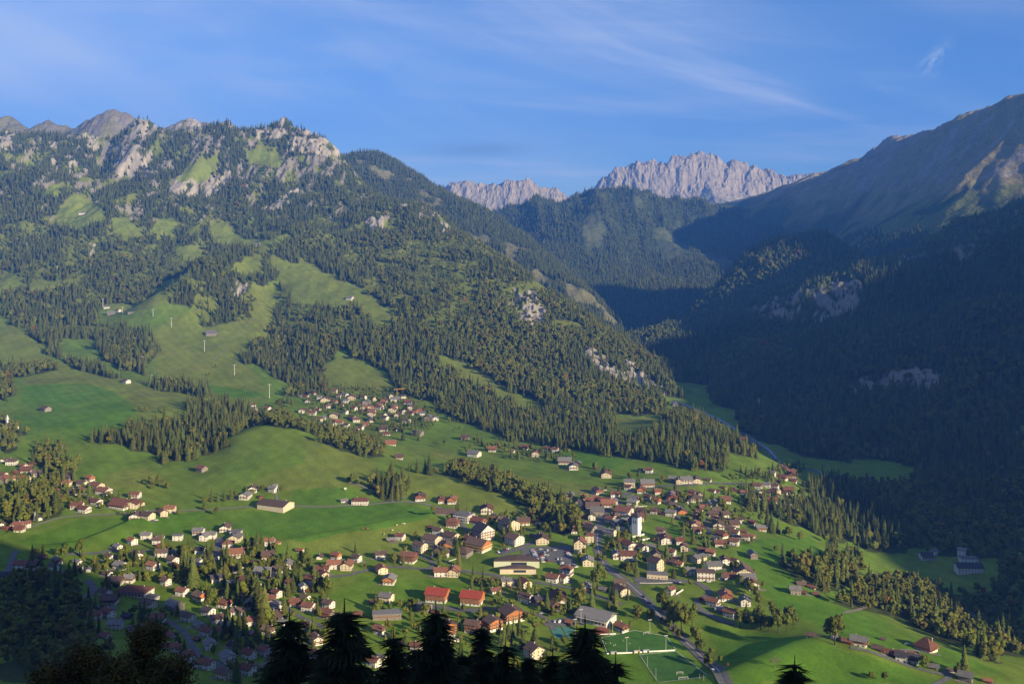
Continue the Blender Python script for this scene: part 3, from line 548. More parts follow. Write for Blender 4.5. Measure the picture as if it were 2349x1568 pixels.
def conifer(mb, h, r, tiers, per, rng, m=0, trunk=1, base=0.10):
    if trunk is not None: mb.tube((0,0,-1.5), (0,0,h*0.9), h*0.016, h*0.003, 5, trunk)
    for i in range(tiers):
        t = i / (tiers - 1); z = h * (base + (0.97 - base) * t ** 0.92); rr = r * (1 - t) ** 0.85 + 0.03 * h * (1 - t) + 0.12
        n = max(4, int(per * (1 - 0.55 * t)))
        a0 = rng.random() * 6.28
        for k in range(n):
            a = a0 + k * 6.283 / n + rng.uniform(-.25, .25); q = rr * rng.uniform(0.68, 1.12); dz = -q * rng.uniform(0.18, 0.5)
            w = q * rng.uniform(0.30, 0.46); ca, sa = math.cos(a), math.sin(a); up = h / tiers * rng.uniform(0.8, 1.25)
            mb.add([(0,0,z+up), (ca*q*.55 - sa*w, sa*q*.55 + ca*w, z+dz*.6), (ca*q, sa*q, z+dz), (ca*q*.55 + sa*w, sa*q*.55 - ca*w, z+dz*.6)], [(0,1,2),(0,2,3)], m)
    mb.add([(0,0,h),(.25,0,h*.93),(-.12,.2,h*.93),(-.12,-.2,h*.93)], [(0,1,2),(0,2,3),(0,3,1)], m)
def broadleaf(mb, h, r, leaves, rng, m=0, trunk=1, cz=0.58, lobes=8, size=0.7, squash=1.0):
    if trunk is not None:
        mb.tube((0,0,-1.5), (0,0,h*0.5), h*0.028, h*0.014, 6, trunk)
        for k in range(4):
            a = k * 1.57 + rng.random(); mb.tube((0,0,h*.32), (math.cos(a)*r*.6, math.sin(a)*r*.6, h*.68), h*.012, h*.004, 4, trunk)
    L_ = [((0, 0, h * cz), r * .72)]
    for k in range(lobes):
        a = k * 2.4 + rng.random(); e = rng.uniform(-.55, 1.0); d = r * rng.uniform(.42, .66)
        L_.append(((math.cos(a)*d*math.cos(e*.9), math.sin(a)*d*math.cos(e*.9), h*cz + math.sin(e) * h * .30 * squash), r * rng.uniform(.34, .5)))
    for (c, q) in L_:
        vs = [(c[0] + p.x*q*.82*rng.uniform(.8,1.1), c[1] + p.y*q*.82*rng.uniform(.8,1.1), max(c[2] + p.z*q*.82, h*.16)) for p in ICO1[0]]
        mb.add(vs, ICO1[1], m)
    for k in range(leaves):
        c, q = L_[rng.randrange(len(L_))] if k % 5 else L_[0]
        d = Vector((rng.gauss(0,1), rng.gauss(0,1), rng.gauss(0.15,1))).normalized(); p = Vector(c) + d * q * rng.uniform(.82, 1.12)
        if p.z < h * .13: continue
        s_ = size * rng.uniform(.6, 1.3); u = (d + Vector((rng.uniform(-.7,.7), rng.uniform(-.7,.7), rng.uniform(-.7,.7)))).normalized(); a = u.orthogonal().normalized() * s_; b = u.cross(a)
        mb.add([p - a, p - b * .8, p + a, p + b * .8], [(0,1,2,3)], m)
def scatter(name, temps, mats, P, S, rot, var):
    """one object: its mesh holds the tree shapes and the places they grow at"""
    v = []; f = []; fm = []; vid = []
    for k, mb in enumerate(temps):
        o = len(v); v += mb.v; f += [tuple(i + o for i in q) for q in mb.f]; fm += mb.m; vid += [100 + k] * len(mb.v)
    n0 = len(v); me = bpy.data.meshes.new(name)
    me.from_pydata(v + [tuple(p) for p in P], [], f); me.polygons.foreach_set('material_index', fm)
    for m in mats: me.materials.append(m)
    A = me.attributes.new('vid', 'INT', 'POINT'); A.data.foreach_set('value', np.concatenate([vid, var]).astype(np.int32))
    A = me.attributes.new('sz', 'FLOAT_VECTOR', 'POINT'); A.data.foreach_set('vector', np.concatenate([np.ones((n0, 3)), S]).astype(np.float32).ravel())
    A = me.attributes.new('rt', 'FLOAT_VECTOR', 'POINT'); A.data.foreach_set('vector', np.concatenate([np.zeros((n0, 3)), rot]).astype(np.float32).ravel())
    o = bpy.data.objects.new(name, me); COL.objects.link(o)
    g = bpy.data.node_groups.new(name + '_growth', 'GeometryNodeTree'); g.interface.new_socket('Geometry', in_out='INPUT', socket_type='NodeSocketGeometry'); g.interface.new_socket('Geometry', in_out='OUTPUT', socket_type='NodeSocketGeometry')
    gi = g.nodes.new('NodeGroupInput'); go = g.nodes.new('NodeGroupOutput'); J = g.nodes.new('GeometryNodeJoinGeometry')
    def attr(nm, ty): n = g.nodes.new('GeometryNodeInputNamedAttribute'); n.data_type = ty; n.inputs[0].default_value = nm; return [q for q in n.outputs if q.enabled and q.name == 'Attribute'][0]
    a_id, a_s, a_r = attr('vid', 'INT'), attr('sz', 'FLOAT_VECTOR'), attr('rt', 'FLOAT_VECTOR')
    def pick(k):
        c = g.nodes.new('FunctionNodeCompare'); c.data_type = 'INT'; c.operation = 'EQUAL'
        ii = [q for q in c.inputs if q.enabled and q.type == 'INT']; g.links.new(a_id, ii[0]); ii[1].default_value = k
        s_ = g.nodes.new('GeometryNodeSeparateGeometry'); s_.domain = 'POINT'; g.links.new(gi.outputs[0], s_.inputs[0]); g.links.new(c.outputs[0], s_.inputs[1]); return s_.outputs[0]
    for k in range(len(temps)):
        i_ = g.nodes.new('GeometryNodeInstanceOnPoints'); g.links.new(pick(k), i_.inputs['Points']); g.links.new(pick(100 + k), i_.inputs['Instance'])
        g.links.new(a_r, i_.inputs['Rotation']); g.links.new(a_s, i_.inputs['Scale']); g.links.new(i_.outputs[0], J.inputs[0])
    g.links.new(J.outputs[0], go.inputs[0]); md = o.modifiers.new('growth', 'NODES'); md.node_group = g
    return tag(o, kind='stuff')
rg = random.Random(5)
def T(fn, *a, **k): mb = MB(); fn(mb, *a, **k); return mb
T_CON = [T(conifer, 23, 4.6, 10, 10, rg, 0, None), T(conifer, 24, 3.8, 11, 9, rg, 0, None), T(conifer, 21, 5.4, 9, 10, rg, 0, None, 0.05)]
T_BL = [T(broadleaf, 16, 5.6, 130, rg, 1, None), T(broadleaf, 16, 4.6, 130, rg, 1, None), T(broadleaf, 16, 5.6, 120, rg, 2, None), T(broadleaf, 15, 4.8, 120, rg, 3, None)]
ALLT = T_CON + T_BL; ALLM = [M_CON, M_LEAF, M_YEL, M_ORA]
NR = np.random.default_rng(7)
def rand_pts(x0, x1, y0, y1, cell):
    gx, gy = np.meshgrid(np.arange(x0, x1, cell), np.arange(y0, y1, cell)); x = (gx + NR.uniform(-.5, .5, gx.shape) * cell).ravel(); y = (gy + NR.uniform(-.5, .5, gy.shape) * cell).ravel()
    return x, y
def grow(name, x, y, z, decid, smin=0.72, smax=1.2):
    n = len(x); u = NR.random(n); var = np.where(u < decid, 3 + (NR.random(n) * 2).astype(int), (NR.random(n) * 3).astype(int))
    w = NR.random(n); dec = var >= 3; var = np.where(dec & (w < 0.14), 5, var); var = np.where(dec & (w < 0.006), 6, var)
    s = NR.uniform(smin, smax, n) * (1 + 0.25 * fbm(x / 60, y / 60, 141, 2)); s = np.where(dec, s * NR.uniform(.85, 1.25, n), s)
    S = np.stack([s * NR.uniform(.85, 1.2, n), s * NR.uniform(.85, 1.2, n), s * np.where(dec, 1.0, NR.uniform(.85, 1.2, n))], 1)
    rot = np.stack([NR.normal(0, .03, n), NR.normal(0, .03, n), NR.uniform(0, 6.28, n)], 1)
    return scatter(name, ALLT, ALLM, np.stack([x, y, z - 0.6], 1), S, rot, var)
ROADS_W = []   # filled by the road builder
# main forest
x, y = rand_pts(-2700, 2700, 700, 4700, 8.6)
k = (np.abs(x) < y * 0.575 + 60); x, y = x[k], y[k]; z = ground(x, y)
f, rk, m = cover(x, y, z)
dn = fbm(x / 110, y / 110, 151, 3)
keep = f & (NR.random(len(x)) < np.where(rk, 0.16, np.where(z > -230, 0.80, 0.98)))
keep &= ~((fbm(x / 60, y / 90, 63, 3) > 0.06) & (x < 600) & (z > -230) & (NR.random(len(x)) < 0.72))
keep &= ~((z > 60) & (fbm(x / 22, y / 60, 61, 4) > np.where(z > 190, .16, .30)) & (NR.random(len(x)) < 0.75))
nearriver = (x > 500) & (z < -340) & (y < 1600)
x, y, z = x[keep], y[keep], z[keep]
dec = np.clip(0.30 + 0.9 * fbm(x / 200, y / 200, 161, 3) - np.clip((z + 50) / 300, 0, 1) * 0.5 + (np.abs(x - 100) < 550) * (z > -300) * (z < 60) * 0.30, 0.03, 0.9)
dec = np.where((x > 420) & (z < -345) & (y < 1400), 0.7, dec)
dec = np.where(inpoly(pF[3], x, y) | inpoly(pF[14], x, y), 0.12, dec)
for _i in (5, 7, 8, 9, 10, 11, 12, 13, 15, 16, 17, 19, 20): dec = np.where(inpoly(pF[_i], x, y), 0.88, dec)
print('forest', len(x))
bx = y < 1750
grow('valley_woods', x[bx], y[bx], z[bx], dec[bx] * 0.98, 0.5, 1.1)
grow('mountain_forest', x[~bx], y[~bx], z[~bx], dec[~bx], 0.6, 1.25)
def far_forest(name, hf, x0, x1, y0, y1, cell, cond, dec=0.05):
    x, y = rand_pts(x0, x1, y0, y1, cell); k = (np.abs(x) < y * 0.56 + 60); x, y = x[k], y[k]; z = hf(x, y); k = cond(x, y, z); x, y, z = x[k], y[k], z[k]; print(name, len(x))
    grow(name, x, y, z, dec, 0.75, 1.2)
far_forest('ridge_forest', hRidge, -1400, 800, 3300, 5400, 12, lambda x, y, z: (fbm(x / 120, y / 160, 77, 4) < 0.28) & (z > -320))
far_forest('side_valley_forest', hCone, -300, 2200, 3300, 6100, 15, lambda x, y, z: (fbm(x / 200, y / 400, 97, 5) < 0.34) & (z > -320))
far_forest('massif_forest', hMass, 700, 3200, 3200, 5800, 15, lambda x, y, z: (z < 20 + fbm(x / 240, y / 240, 111, 4) * 150 + np.where(x > 1400, -40, 110)) & (z > -300))
# ---------------------------------------------------------------- roads, water, paved ground
M_ASPH = mat('asphalt', (0.150, 0.147, 0.145), var=0.3, scale=0.3)
M_GRAV = mat('gravel_lane', (0.23, 0.21, 0.18), var=0.3, scale=0.6)
M_BED = mat('river_gravel', (0.22, 0.21, 0.19), var=0.4, scale=0.3)
M_WATER = mat('river_water', (0.10, 0.16, 0.17), rough=0.15, spec=0.5)
M_LINE = mat('white_paint', (0.75, 0.75, 0.72), rough=0.6)
def smooth_line(uv, step=6.0):
    w = at([p[0] for p in uv], [p[1] for p in uv])[:, :2]; P = []
    for i in range(len(w) - 1):
        p0 = w[max(i-1, 0)]; p1 = w[i]; p2 = w[i+1]; p3 = w[min(i+2, len(w)-1)]; n = max(2, int(np.hypot(*(p2 - p1)) / step))
        for k in range(n):
            t = k / n; P.append(0.5 * ((2*p1) + (-p0+p2)*t + (2*p0-5*p1+4*p2-p3)*t*t + (-p0+3*p1-3*p2+p3)*t**3))
    P.append(w[-1]); return np.array(P)
def ribbon(name, uv, width, m, lift=0.30, world=None, kind='structure'):
    P = smooth_line(uv) if world is None else np.array(world)
    T_ = np.gradient(P, axis=0); T_ /= np.linalg.norm(T_, axis=1)[:, None] + 1e-9; Nn = np.stack([-T_[:, 1], T_[:, 0]], 1)
    cols = np.linspace(-.5, .5, 5); V = []
    for c in cols:
        q = P + Nn * width * c; V.append(np.stack([q[:, 0], q[:, 1], ground(q[:, 0], q[:, 1]) + lift], 1))
    V = np.stack(V, 1); mx = V[:, :, 2].mean(1, keepdims=True); V[:, :, 2] = np.maximum(V[:, :, 2], mx - 0.15); n = len(P)
    f = [(i*5+j, (i+1)*5+j, (i+1)*5+j+1, i*5+j+1) for i in range(n-1) for j in range(4)]
    f = [q[::-1] for q in f]
    me = bpy.data.meshes.new(name); me.from_pydata(V.reshape(-1, 3).tolist(), [], f); me.materials.append(m); me.update()
    o = bpy.data.objects.new(name, me); COL.objects.link(o); tag(o, kind=kind); return o, P
from mathutils.geometry import delaunay_2d_cdt
def sheet(name, poly_w, m, lift=0.28, step=5.0, kind='structure'):
    x = [p[0] for p in poly_w]; y = [p[1] for p in poly_w]
    gx, gy = np.meshgrid(np.arange(min(x), max(x), step), np.arange(min(y), max(y), step)); gx = gx.ravel(); gy = gy.ravel(); k = inpoly(poly_w, gx, gy) & (segdist(poly_w + poly_w[:1], gx, gy) > step * .4); gx, gy = gx[k], gy[k]
    pts = [Vector(p[:2]) for p in poly_w] + [Vector((a, b)) for a, b in zip(gx, gy)]
    r = delaunay_2d_cdt(pts, [], [list(range(len(poly_w)))], 1, 0.01)
    v = np.array([tuple(p) for p in r[0]]); z = ground(v[:, 0], v[:, 1]) + lift
    me = bpy.data.meshes.new(name); me.from_pydata(np.column_stack([v, z]).tolist(), [], r[2]); me.materials.append(m); me.update()
    o = bpy.data.objects.new(name, me); COL.objects.link(o); return tag(o, kind=kind)
def uvp(x0, y0, s, pts): return [(x0 + a / s, y0 + b / s) for a, b in pts]
TL = {1:(0,1060,5.868),2:(0,1269.4,5.868),3:(360.2,1200,5.868),4:(360.2,1360.4,7.12),5:(559.8,871,5.217),6:(690,1200,6.52),7:(1000.3,1140.2,6.52),8:(1000.3,1328.2,6.52),9:(1299.8,1100.1,7.82),10:(1349.7,1249.8,5.868),11:(1500.4,1060,6.72),12:(1849.8,1249.8,4.706),13:(1349.7,1370.2,5.868),14:(959.2,959.2,4.34),15:(538.3,1076.6,3.19),0:(0,0,1.0)}
MAIN = [(1668,1572),(1655,1550),(1639,1529),(1600,1496),(1571,1469),(1546,1441),(1518,1417),(1495,1391),(1476,1369),(1452,1347),(1423,1323),(1392,1301),(1377,1275),(1370,1250),(1371,1228),(1375,1205),(1381,1186),(1398,1168),(1425,1150)]
_, W_MAIN = ribbon('main_road', MAIN, 10.5, M_ASPH)
ribbon('centre_line', None, 0.35, M_LINE, 0.36, world=W_MAIN[4:-20])
LANES = [([(1456,1345),(1469,1337),(1510,1337),(1554,1335),(1588,1333),(1615,1345),(1629,1362),(1607,1374),(1598,1387),(1615,1403),(1648,1419),(1685,1431)],6.5,M_ASPH),
 ([(1428,1385),(1361,1364),(1307,1347),(1246,1338),(1228,1334)],6,M_ASPH),([(1200,1332),(1154,1323),(1108,1315),(1069,1310),(1010,1306),(966,1304),(905,1300),(843,1307),(800,1318),(740,1322),(700,1316)],5.5,M_ASPH),
 ([(950,1266),(975,1278),(995,1292),(985,1303)],5,M_ASPH),
 ([(1010,1164),(962,1153),(905,1151),(828,1158),(751,1162),(675,1160),(600,1160),(540,1164),(440,1170),(341,1171),(290,1176),(213,1181),(160,1184),(133,1189),(92,1201),(55,1214)],4.5,M_GRAV),
 ([(905,1151),(886,1139),(847,1122),(820,1112),(794,1105)],3,M_GRAV),([(646,1158),(636,1145),(634,1130)],3,M_GRAV),
 ([(1010,1164),(1040,1180),(1060,1200),(1075,1220)],5,M_ASPH),
 ([(38,1262),(31,1273),(22,1300),(5,1330)],6,M_ASPH),([(150,1270),(195,1269),(230,1267),(260,1262),(298,1264),(345,1262)],6,M_ASPH),([(200,1330),(215,1350),(196,1378),(230,1390),(270,1395)],7,M_ASPH),
 ([(384,1422),(400,1432),(416,1445),(433,1464),(443,1487),(458,1504),(487,1514),(515,1530),(557,1531),(590,1520)],6,M_ASPH),
 ([(505,1232),(500,1255),(496,1275)],9,M_ASPH),([(640,1380),(667,1401),(701,1420),(752,1442),(790,1462)],5.5,M_ASPH),
 ([(1400,1165),(1440,1132),(1500,1118),(1545,1113),(1590,1112),(1640,1108),(1709,1109),(1740,1112)],6,M_ASPH),
 ([(1612,1180),(1620,1194),(1630,1224),(1645,1240)],5,M_ASPH),([(1300,1135),(1340,1128),(1400,1122),(1440,1132)],4,M_GRAV),
 ([(1950,1484),(2020,1502),(2084,1526),(2147,1543),(2181,1547),(2168,1558),(2140,1572)],4.5,M_ASPH),([(2024,1488),(2084,1490),(2158,1503)],4,M_GRAV),
 ([(960,1385),(1010,1392),(1060,1398),(1110,1400)],9,M_ASPH),([(1110,1392),(1170,1402),(1230,1408),(1260,1425),(1270,1445)],5,M_ASPH),
 ([(1230,1240),(1180,1262),(1150,1270)],7,M_ASPH),([(340,705),(300,712),(255,716)],3.5,M_GRAV),([(510,790),(522,800),(500,815),(490,828)],2.2,M_GRAV),
 ([(310,903),(360,905),(430,915),(500,935),(545,955)],2.5,M_GRAV),([(1250,935),(1280,940),(1300,950)],3,M_GRAV),([(1935,1405),(1960,1400),(1985,1392),(2000,1378)],4,M_GRAV)]
W_ROADS = [W_MAIN]
for uv, w_, m_ in LANES:
    _, P = ribbon('lane' if m_ is M_ASPH else 'gravel_track', uv, w_, m_); W_ROADS.append(P)
ribbon('river_bed', [(1545,918),(1600,940),(1650,963),(1690,988),(1730,1012),(1770,1040),(1795,1064),(1840,1074),(1880,1084),(1915,1110)], 13, M_BED, 0.4)
ribbon('river', [(1545,918),(1600,940),(1650,963),(1690,988),(1730,1012),(1770,1040),(1795,1064),(1840,1074),(1880,1084),(1915,1110)], 6, M_WATER, 0.9)
ribbon('gravel_bank', [(2100,1375),(2150,1372),(2200,1395),(2250,1420),(2300,1450),(2349,1462)], 10, M_BED, 0.4)
PARK = poly(uvp(*TL[7], [(1240,765),(1480,740),(1700,735),(2020,710),(2060,900),(2080,1040),(1700,960),(1560,935),(1230,880),(1290,820)]), 12)
sheet('car_park', PARK, M_ASPH); sheet('car_park_entrance', poly(uvp(*TL[7], [(860,835),(1060,790),(1240,765),(1200,805),(1000,865)]), 12), M_ASPH, 0.22)
sheet('hotel_forecourt', poly(uvp(*TL[10], [(560,400),(640,500),(1240,500),(1330,470),(1060,440),(900,440)]), 12), M_ASPH, 0.22)
sheet('village_square', poly(uvp(*TL[9], [(1270,1170),(1500,1130),(1640,1170),(1700,1240),(1500,1230),(1400,1190)]), 12), M_GRAV, 0.22)
sheet('hall_yard', poly(uvp(*TL[8], [(1980,560),(2349,400),(2349,620),(2160,690),(1640,700),(1560,640)]), 12), M_ASPH, 0.24)
M_COURT = mat('tennis_green', (0.07, 0.20, 0.16), var=0.15, scale=0.3); M_COURT2 = mat('tennis_clay', (0.26, 0.09, 0.06), var=0.2, scale=0.3); M_PITCH = mat('pitch_grass', (0.055, 0.145, 0.022), var=0.25, scale=0.12)
for nm, q in (('tennis_court', [(1690,715),(1860,715),(1940,885),(1780,885)]), ('tennis_court', [(1880,715),(2060,715),(2140,870),(1960,880)])):
    sheet(nm, poly(uvp(*TL[8], q), 12), M_COURT)
sheet('tennis_court', poly(uvp(*TL[10], [(90,1105),(280,1105),(280,1205),(90,1215)]), 10), M_COURT2)
PI1 = uvp(*TL[13], [(180,540),(620,440),(1050,520),(1180,700),(250,745)]); PI2 = uvp(*TL[13], [(690,770),(1180,720),(1620,1060),(940,1140)])
for q in (PI1, PI2): sheet('football_pitch', poly(q, 14), M_PITCH, 0.15)
ln = poly(PI2, 14); ribbon('pitch_marking', None, 0.35, M_LINE, 0.30, world=np.array(ln + ln[:1]))
ln = poly(PI1, 14); ribbon('pitch_marking', None, 0.35, M_LINE, 0.30, world=np.array(ln + ln[:1]))
def road_dist(x, y):
    d = np.full(np.shape(x), 1e9)
    for P in W_ROADS: d = np.minimum(d, segdist(P[::3].tolist() + [P[-1].tolist()], x, y))
    return d
# ---------------------------------------------------------------- buildings
def pm(n, c, **k): return mat(n, c, **k)
WALL = {'w': pm('white_render', (0.68, 0.65, 0.60), var=0.12, scale=0.4, rnd=0.10), 'c': pm('cream_render', (0.62, 0.535, 0.39), var=0.12, scale=0.4, rnd=0.10),
        'b': pm('dark_timber', (0.115, 0.062, 0.036), var=0.35, scale=0.8, rnd=0.2), 'o': pm('orange_timber', (0.50, 0.175, 0.052), var=0.3, scale=0.8, rnd=0.15),
        'g': pm('weathered_boards', (0.27, 0.245, 0.22), var=0.3, scale=0.8, rnd=0.15), 'r': pm('red_brown_timber', (0.24, 0.075, 0.040), var=0.3, scale=0.8, rnd=0.15)}
ROOF = {'R': pm('red_brown_tiles', (0.205, 0.094, 0.066), var=0.35, scale=0.7, rnd=0.22, bump=0.4), 'B': pm('brown_tiles', (0.145, 0.098, 0.078), var=0.35, scale=0.7, rnd=0.22, bump=0.4),
        'G': pm('grey_slates', (0.20, 0.19, 0.185), var=0.3, scale=0.7, rnd=0.2, bump=0.3), 'D': pm('dark_slates', (0.075, 0.068, 0.078), var=0.3, scale=0.7, rnd=0.2, bump=0.3),
        'K': pm('bright_red_tiles', (0.34, 0.070, 0.045), var=0.3, scale=0.7, bump=0.4), 'O': pm('orange_tiles', (0.29, 0.130, 0.078), var=0.3, scale=0.7, rnd=0.18, bump=0.4)}
M_GLASS = mat('window_glass', (0.035, 0.045, 0.06), rough=0.12, spec=0.6); M_FRAME = mat('window_frame', (0.5, 0.42, 0.33)); M_STONE = mat('concrete', (0.42, 0.40, 0.37), var=0.15, scale=0.5)
M_RAIL = mat('balcony_timber', (0.22, 0.10, 0.05), var=0.3, scale=1.0); M_DOOR = mat('door_paint', (0.12, 0.06, 0.035)); M_CHIM = mat('chimney_render', (0.5, 0.46, 0.42), var=0.3)
M_AWN = mat('balcony_yellow', (0.60, 0.42, 0.14)); M_METAL = mat('galvanised_metal', (0.55, 0.55, 0.54), rough=0.5, metal=0.3); M_REDP = mat('red_panels', (0.50, 0.06, 0.03))
def shared(name, fn, mats):
    mb = MB(); fn(mb); return mb.mesh(name, mats)
def _win(mb): mb.box(-.62, .62, -.05, .05, -.68, .68, 0); mb.box(-.50, -.04, -.07, .07, -.56, .56, 1); mb.box(.04, .50, -.07, .07, -.56, .56, 1)
ME_WIN = shared('window', _win, [M_FRAME, M_GLASS]); 
def _door(mb): mb.box(-.55, .55, -.06, .06, -1.05, 1.05, 0)
ME_DOOR = shared('door', _door, [M_DOOR])
def _chim(mb): mb.box(-.4, .4, -.4, .4, -1.6, .9, 0); mb.box(-.5, .5, -.5, .5, .9, 1.05, 0)
ME_CHIM = shared('chimney', _chim, [M_CHIM])
def inst(name, me, parent, loc, rz=0.0, sc=None):
    o = bpy.data.objects.new(name, me); COL.objects.link(o); o.parent = parent; o.location = loc; o.rotation_euler = (0, 0, rz)
    if sc: o.scale = sc
    return o
HOUSES = []
def gable_roof(mb, L, D, z, pitch, ov=1.15, th=0.28, m=0):
    hx = L / 2 + ov; hy = D / 2 + ov; rise = math.tan(pitch); zr = z + D / 2 * rise; ze = z - ov * rise
    for s in (-1, 1):
        a = [(-hx, s*hy, ze), (hx, s*hy, ze), (hx, 0, zr), (-hx, 0, zr)]
        v = a + [(x, y, q + th) for x, y, q in a]; f = [(3,2,1,0),(4,5,6,7),(0,1,5,4),(2,3,7,6) if False else (1,2,6,5),(3,0,4,7)]
        if s < 0: pass
        mb.add(v, f, m)
    return zr
def hip_roof(mb, L, D, z, pitch, ov=1.1, th=0.28, m=0):
    hx = L / 2 + ov; hy = D / 2 + ov; rise = math.tan(pitch); ze = z - ov * rise; zr = z + D / 2 * rise; r = max(L / 2 - D / 2 * 0.8, 0.3)
    v = [(-hx,-hy,ze),(hx,-hy,ze),(hx,hy,ze),(-hx,hy,ze),(-hx,-hy,ze+th),(hx,-hy,ze+th),(hx,hy,ze+th),(-hx,hy,ze+th),(-r,0,zr+th),(r,0,zr+th)]
    mb.add(v, [(0,3,2,1),(0,1,5,4),(1,2,6,5),(2,3,7,6),(3,0,4,7),(4,5,9,8),(6,7,8,9),(5,6,9),(7,4,8)], m); return zr + th
def house(u, v, wpx, wall, roof, ang, floors=None, depth=0.85, shape='gable', balc=None, name='chalet', label=None, cat='house', group='houses of the village', eave=None, pitch=None, win=True, W_=None, balm=None, base=True, lift=0.0):
    p = at(u, v)[0]; D = p[1]; wm_ = wpx / F * D; a = R(ang); ca, sa = abs(math.cos(a)), abs(math.sin(a))
    L = wm_ / (ca + depth * sa); Dp = L * depth
    L *= 1.02 if wm_ > 9 else 1.12; Dp *= 1.0
    if floors is None: floors = 1 if L < 8 else 2
    ev = eave or (0.3 + 2.55 * floors); 
    if L < 5.5: ev = min(ev, L * .55)
    pt_ = pitch or R(26 if wall in 'wcor' else 30)
    half = 0.5 * (L * sa + Dp * ca)
    cx = p[0] + (p[0] / D) * half; cy = D + half; 
    xs = [cx + i * L / 2 * math.cos(a) - j * Dp / 2 * math.sin(a) for i in (-1, 1) for j in (-1, 1)]; ys = [cy + i * L / 2 * math.sin(a) + j * Dp / 2 * math.cos(a) for i in (-1, 1) for j in (-1, 1)]
    zc = ground(np.array(xs + [cx]), np.array(ys + [cy])); z0 = float(0.55 * zc.mean() + 0.45 * zc.min()) + lift; dz = float(z0 - zc.min()) + 0.8
    root = bpy.data.objects.new(name, None); COL.objects.link(root); root.location = (cx, cy, z0); root.rotation_euler = (0, 0, a); root.empty_display_size = 2
    sz = 'large' if L > 19 else ('small' if L < 8.5 else '')
    HOUSES.append(dict(o=root, x=cx, y=cy, r=0.5 * math.hypot(L, Dp), wall=wall, roof=roof, u=u, v=v, label=label, cat=cat, group=group, sz=sz, name=name))
    timber = wall in 'bor' and base and floors > 1
    hz = Dp / 2 * math.tan(pt_)
    def body(z1, z2, gab):
        mb = MB(); mb.box(-L/2, L/2, -Dp/2, Dp/2, z1, z2)
        if gab:
            for s in (-1, 1):
                x0, x1 = (s * L / 2, s * (L / 2 - 0.3)); A = [(x0,-Dp/2,z2),(x0,Dp/2,z2),(x0,0,z2+hz-.05)]; B = [(x1,-Dp/2,z2),(x1,Dp/2,z2),(x1,0,z2+hz-.05)]
                mb.add(A + B, [(0,1,2) if s > 0 else (2,1,0), (5,4,3) if s > 0 else (3,4,5), (1,4,5,2), (0,2,5,3)])
        return mb
    if timber:
        mb = MB(); mb.box(-L/2+.12, L/2-.12, -Dp/2+.12, Dp/2-.12, -dz, 2.7); mb.obj('ground_floor', [WALL['w']], root)
        body(2.7, ev, shape == 'gable').obj('wall', [WALL[wall]], root)
    else: body(-dz, ev, shape == 'gable').obj('wall', [WALL[wall]], root)
    mb = MB()
    if shape == 'gable': zr = gable_roof(mb, L, Dp, ev, pt_)
    elif shape == 'hip': zr = hip_roof(mb, L, Dp, ev, pt_)
    else: mb.box(-L/2-.5, L/2+.5, -Dp/2-.5, Dp/2+.5, ev, ev+.45); zr = ev + .45
    rf = mb.obj('roof', [ROOF[roof]], root)
    hs = HR.random()
    if L > 7.5 and wall not in 'g' and shape != 'flat' or name == 'apartment_block':
        inst('chimney', ME_CHIM, rf, (L * (0.15 + .2 * hs) * (1 if hs > .5 else -1), Dp * .12, (zr if shape != 'flat' else ev + 1.4) - 0.3))
    if win and L > 6:
        for (nx, ny, ln_, off) in ((1, 0, Dp, L/2), (-1, 0, Dp, L/2), (0, -1, L, Dp/2), (0, 1, L, Dp/2)):
            wy = nx * math.sin(a) + ny * math.cos(a)
            if wy > 0.35: continue
            wyx = nx * math.cos(a) - ny * math.sin(a)
            if wy > -0.2 and wyx < 0.3: continue
            n = max(2, int(ln_ / 3.3)); n = min(n, 9)
            for fl in range(floors + (1 if shape == 'gable' and ny == 0 and hz > 2.2 else 0)):
                zz_ = 1.55 + 2.7 * fl; k_n = n if fl < floors else max(1, n - 2)
                span = ln_ if fl < floors else ln_ * 0.45
                for k in range(k_n):
                    t = ((k + .5) / k_n - .5) * span
                    if zz_ + .7 > ev + (hz - abs(t) / (ln_ / 2) * hz if ny == 0 and shape == 'gable' else 0): continue
                    dd = off + (0.02 if not (timber and fl == 0) else -0.1)
                    if fl == 0 and k == n // 2 and ny == -1: inst('door', ME_DOOR, root, (t, ny * dd, 1.05), 0); continue
                    inst('window', ME_WIN, root, (nx * dd if nx else t, ny * dd if ny else t, zz_), R(90) if nx else 0)
    if balc is None: balc = 1 if (wall in 'bor' and floors > 1 and L > 9) or (floors > 1 and hs > .55 and L > 10) else 0
    if balc:
        for b in range(1, floors if balc > 1 else 2):
            sx_ = -1 if math.sin(a) > 0 else 1
            sides = [('x', sx_)] if abs(math.sin(a)) > .25 else []
            if balc > 1 or not sides: sides.append(('y', -1))
            for side in sides:
                mb = MB(); zb = 2.7 * b + .1; e = 1.3
                if side[0] == 'x':
                    s = side[1]; x0, x1 = sorted((s * (L/2 + .02), s * (L/2 + e))); mb.box(x0, x1, -Dp/2+.2, Dp/2-.2, zb, zb+.18, 1); xr = sorted((s*(L/2+e), s*(L/2+e-.12))); mb.box(xr[0], xr[1], -Dp/2+.2, Dp/2-.2, zb+.18, zb+1.1, 0)
                else: mb.box(-L/2+.3, L/2-.3, -Dp/2-e, -Dp/2-.02, zb, zb+.18, 1); mb.box(-L/2+.3, L/2-.3, -Dp/2-e, -Dp/2-e+.12, zb+.18, zb+1.1, 0)
                mb.obj('balcony', [balm or (M_RAIL if wall != 'c' else WALL['c']), M_STONE], root)
    return root, L, Dp, ev, zr
HR = random.Random(3)
AD = {'0': 0, '3': -30, '6': -60, '9': 90, '7': 30, '8': 60}
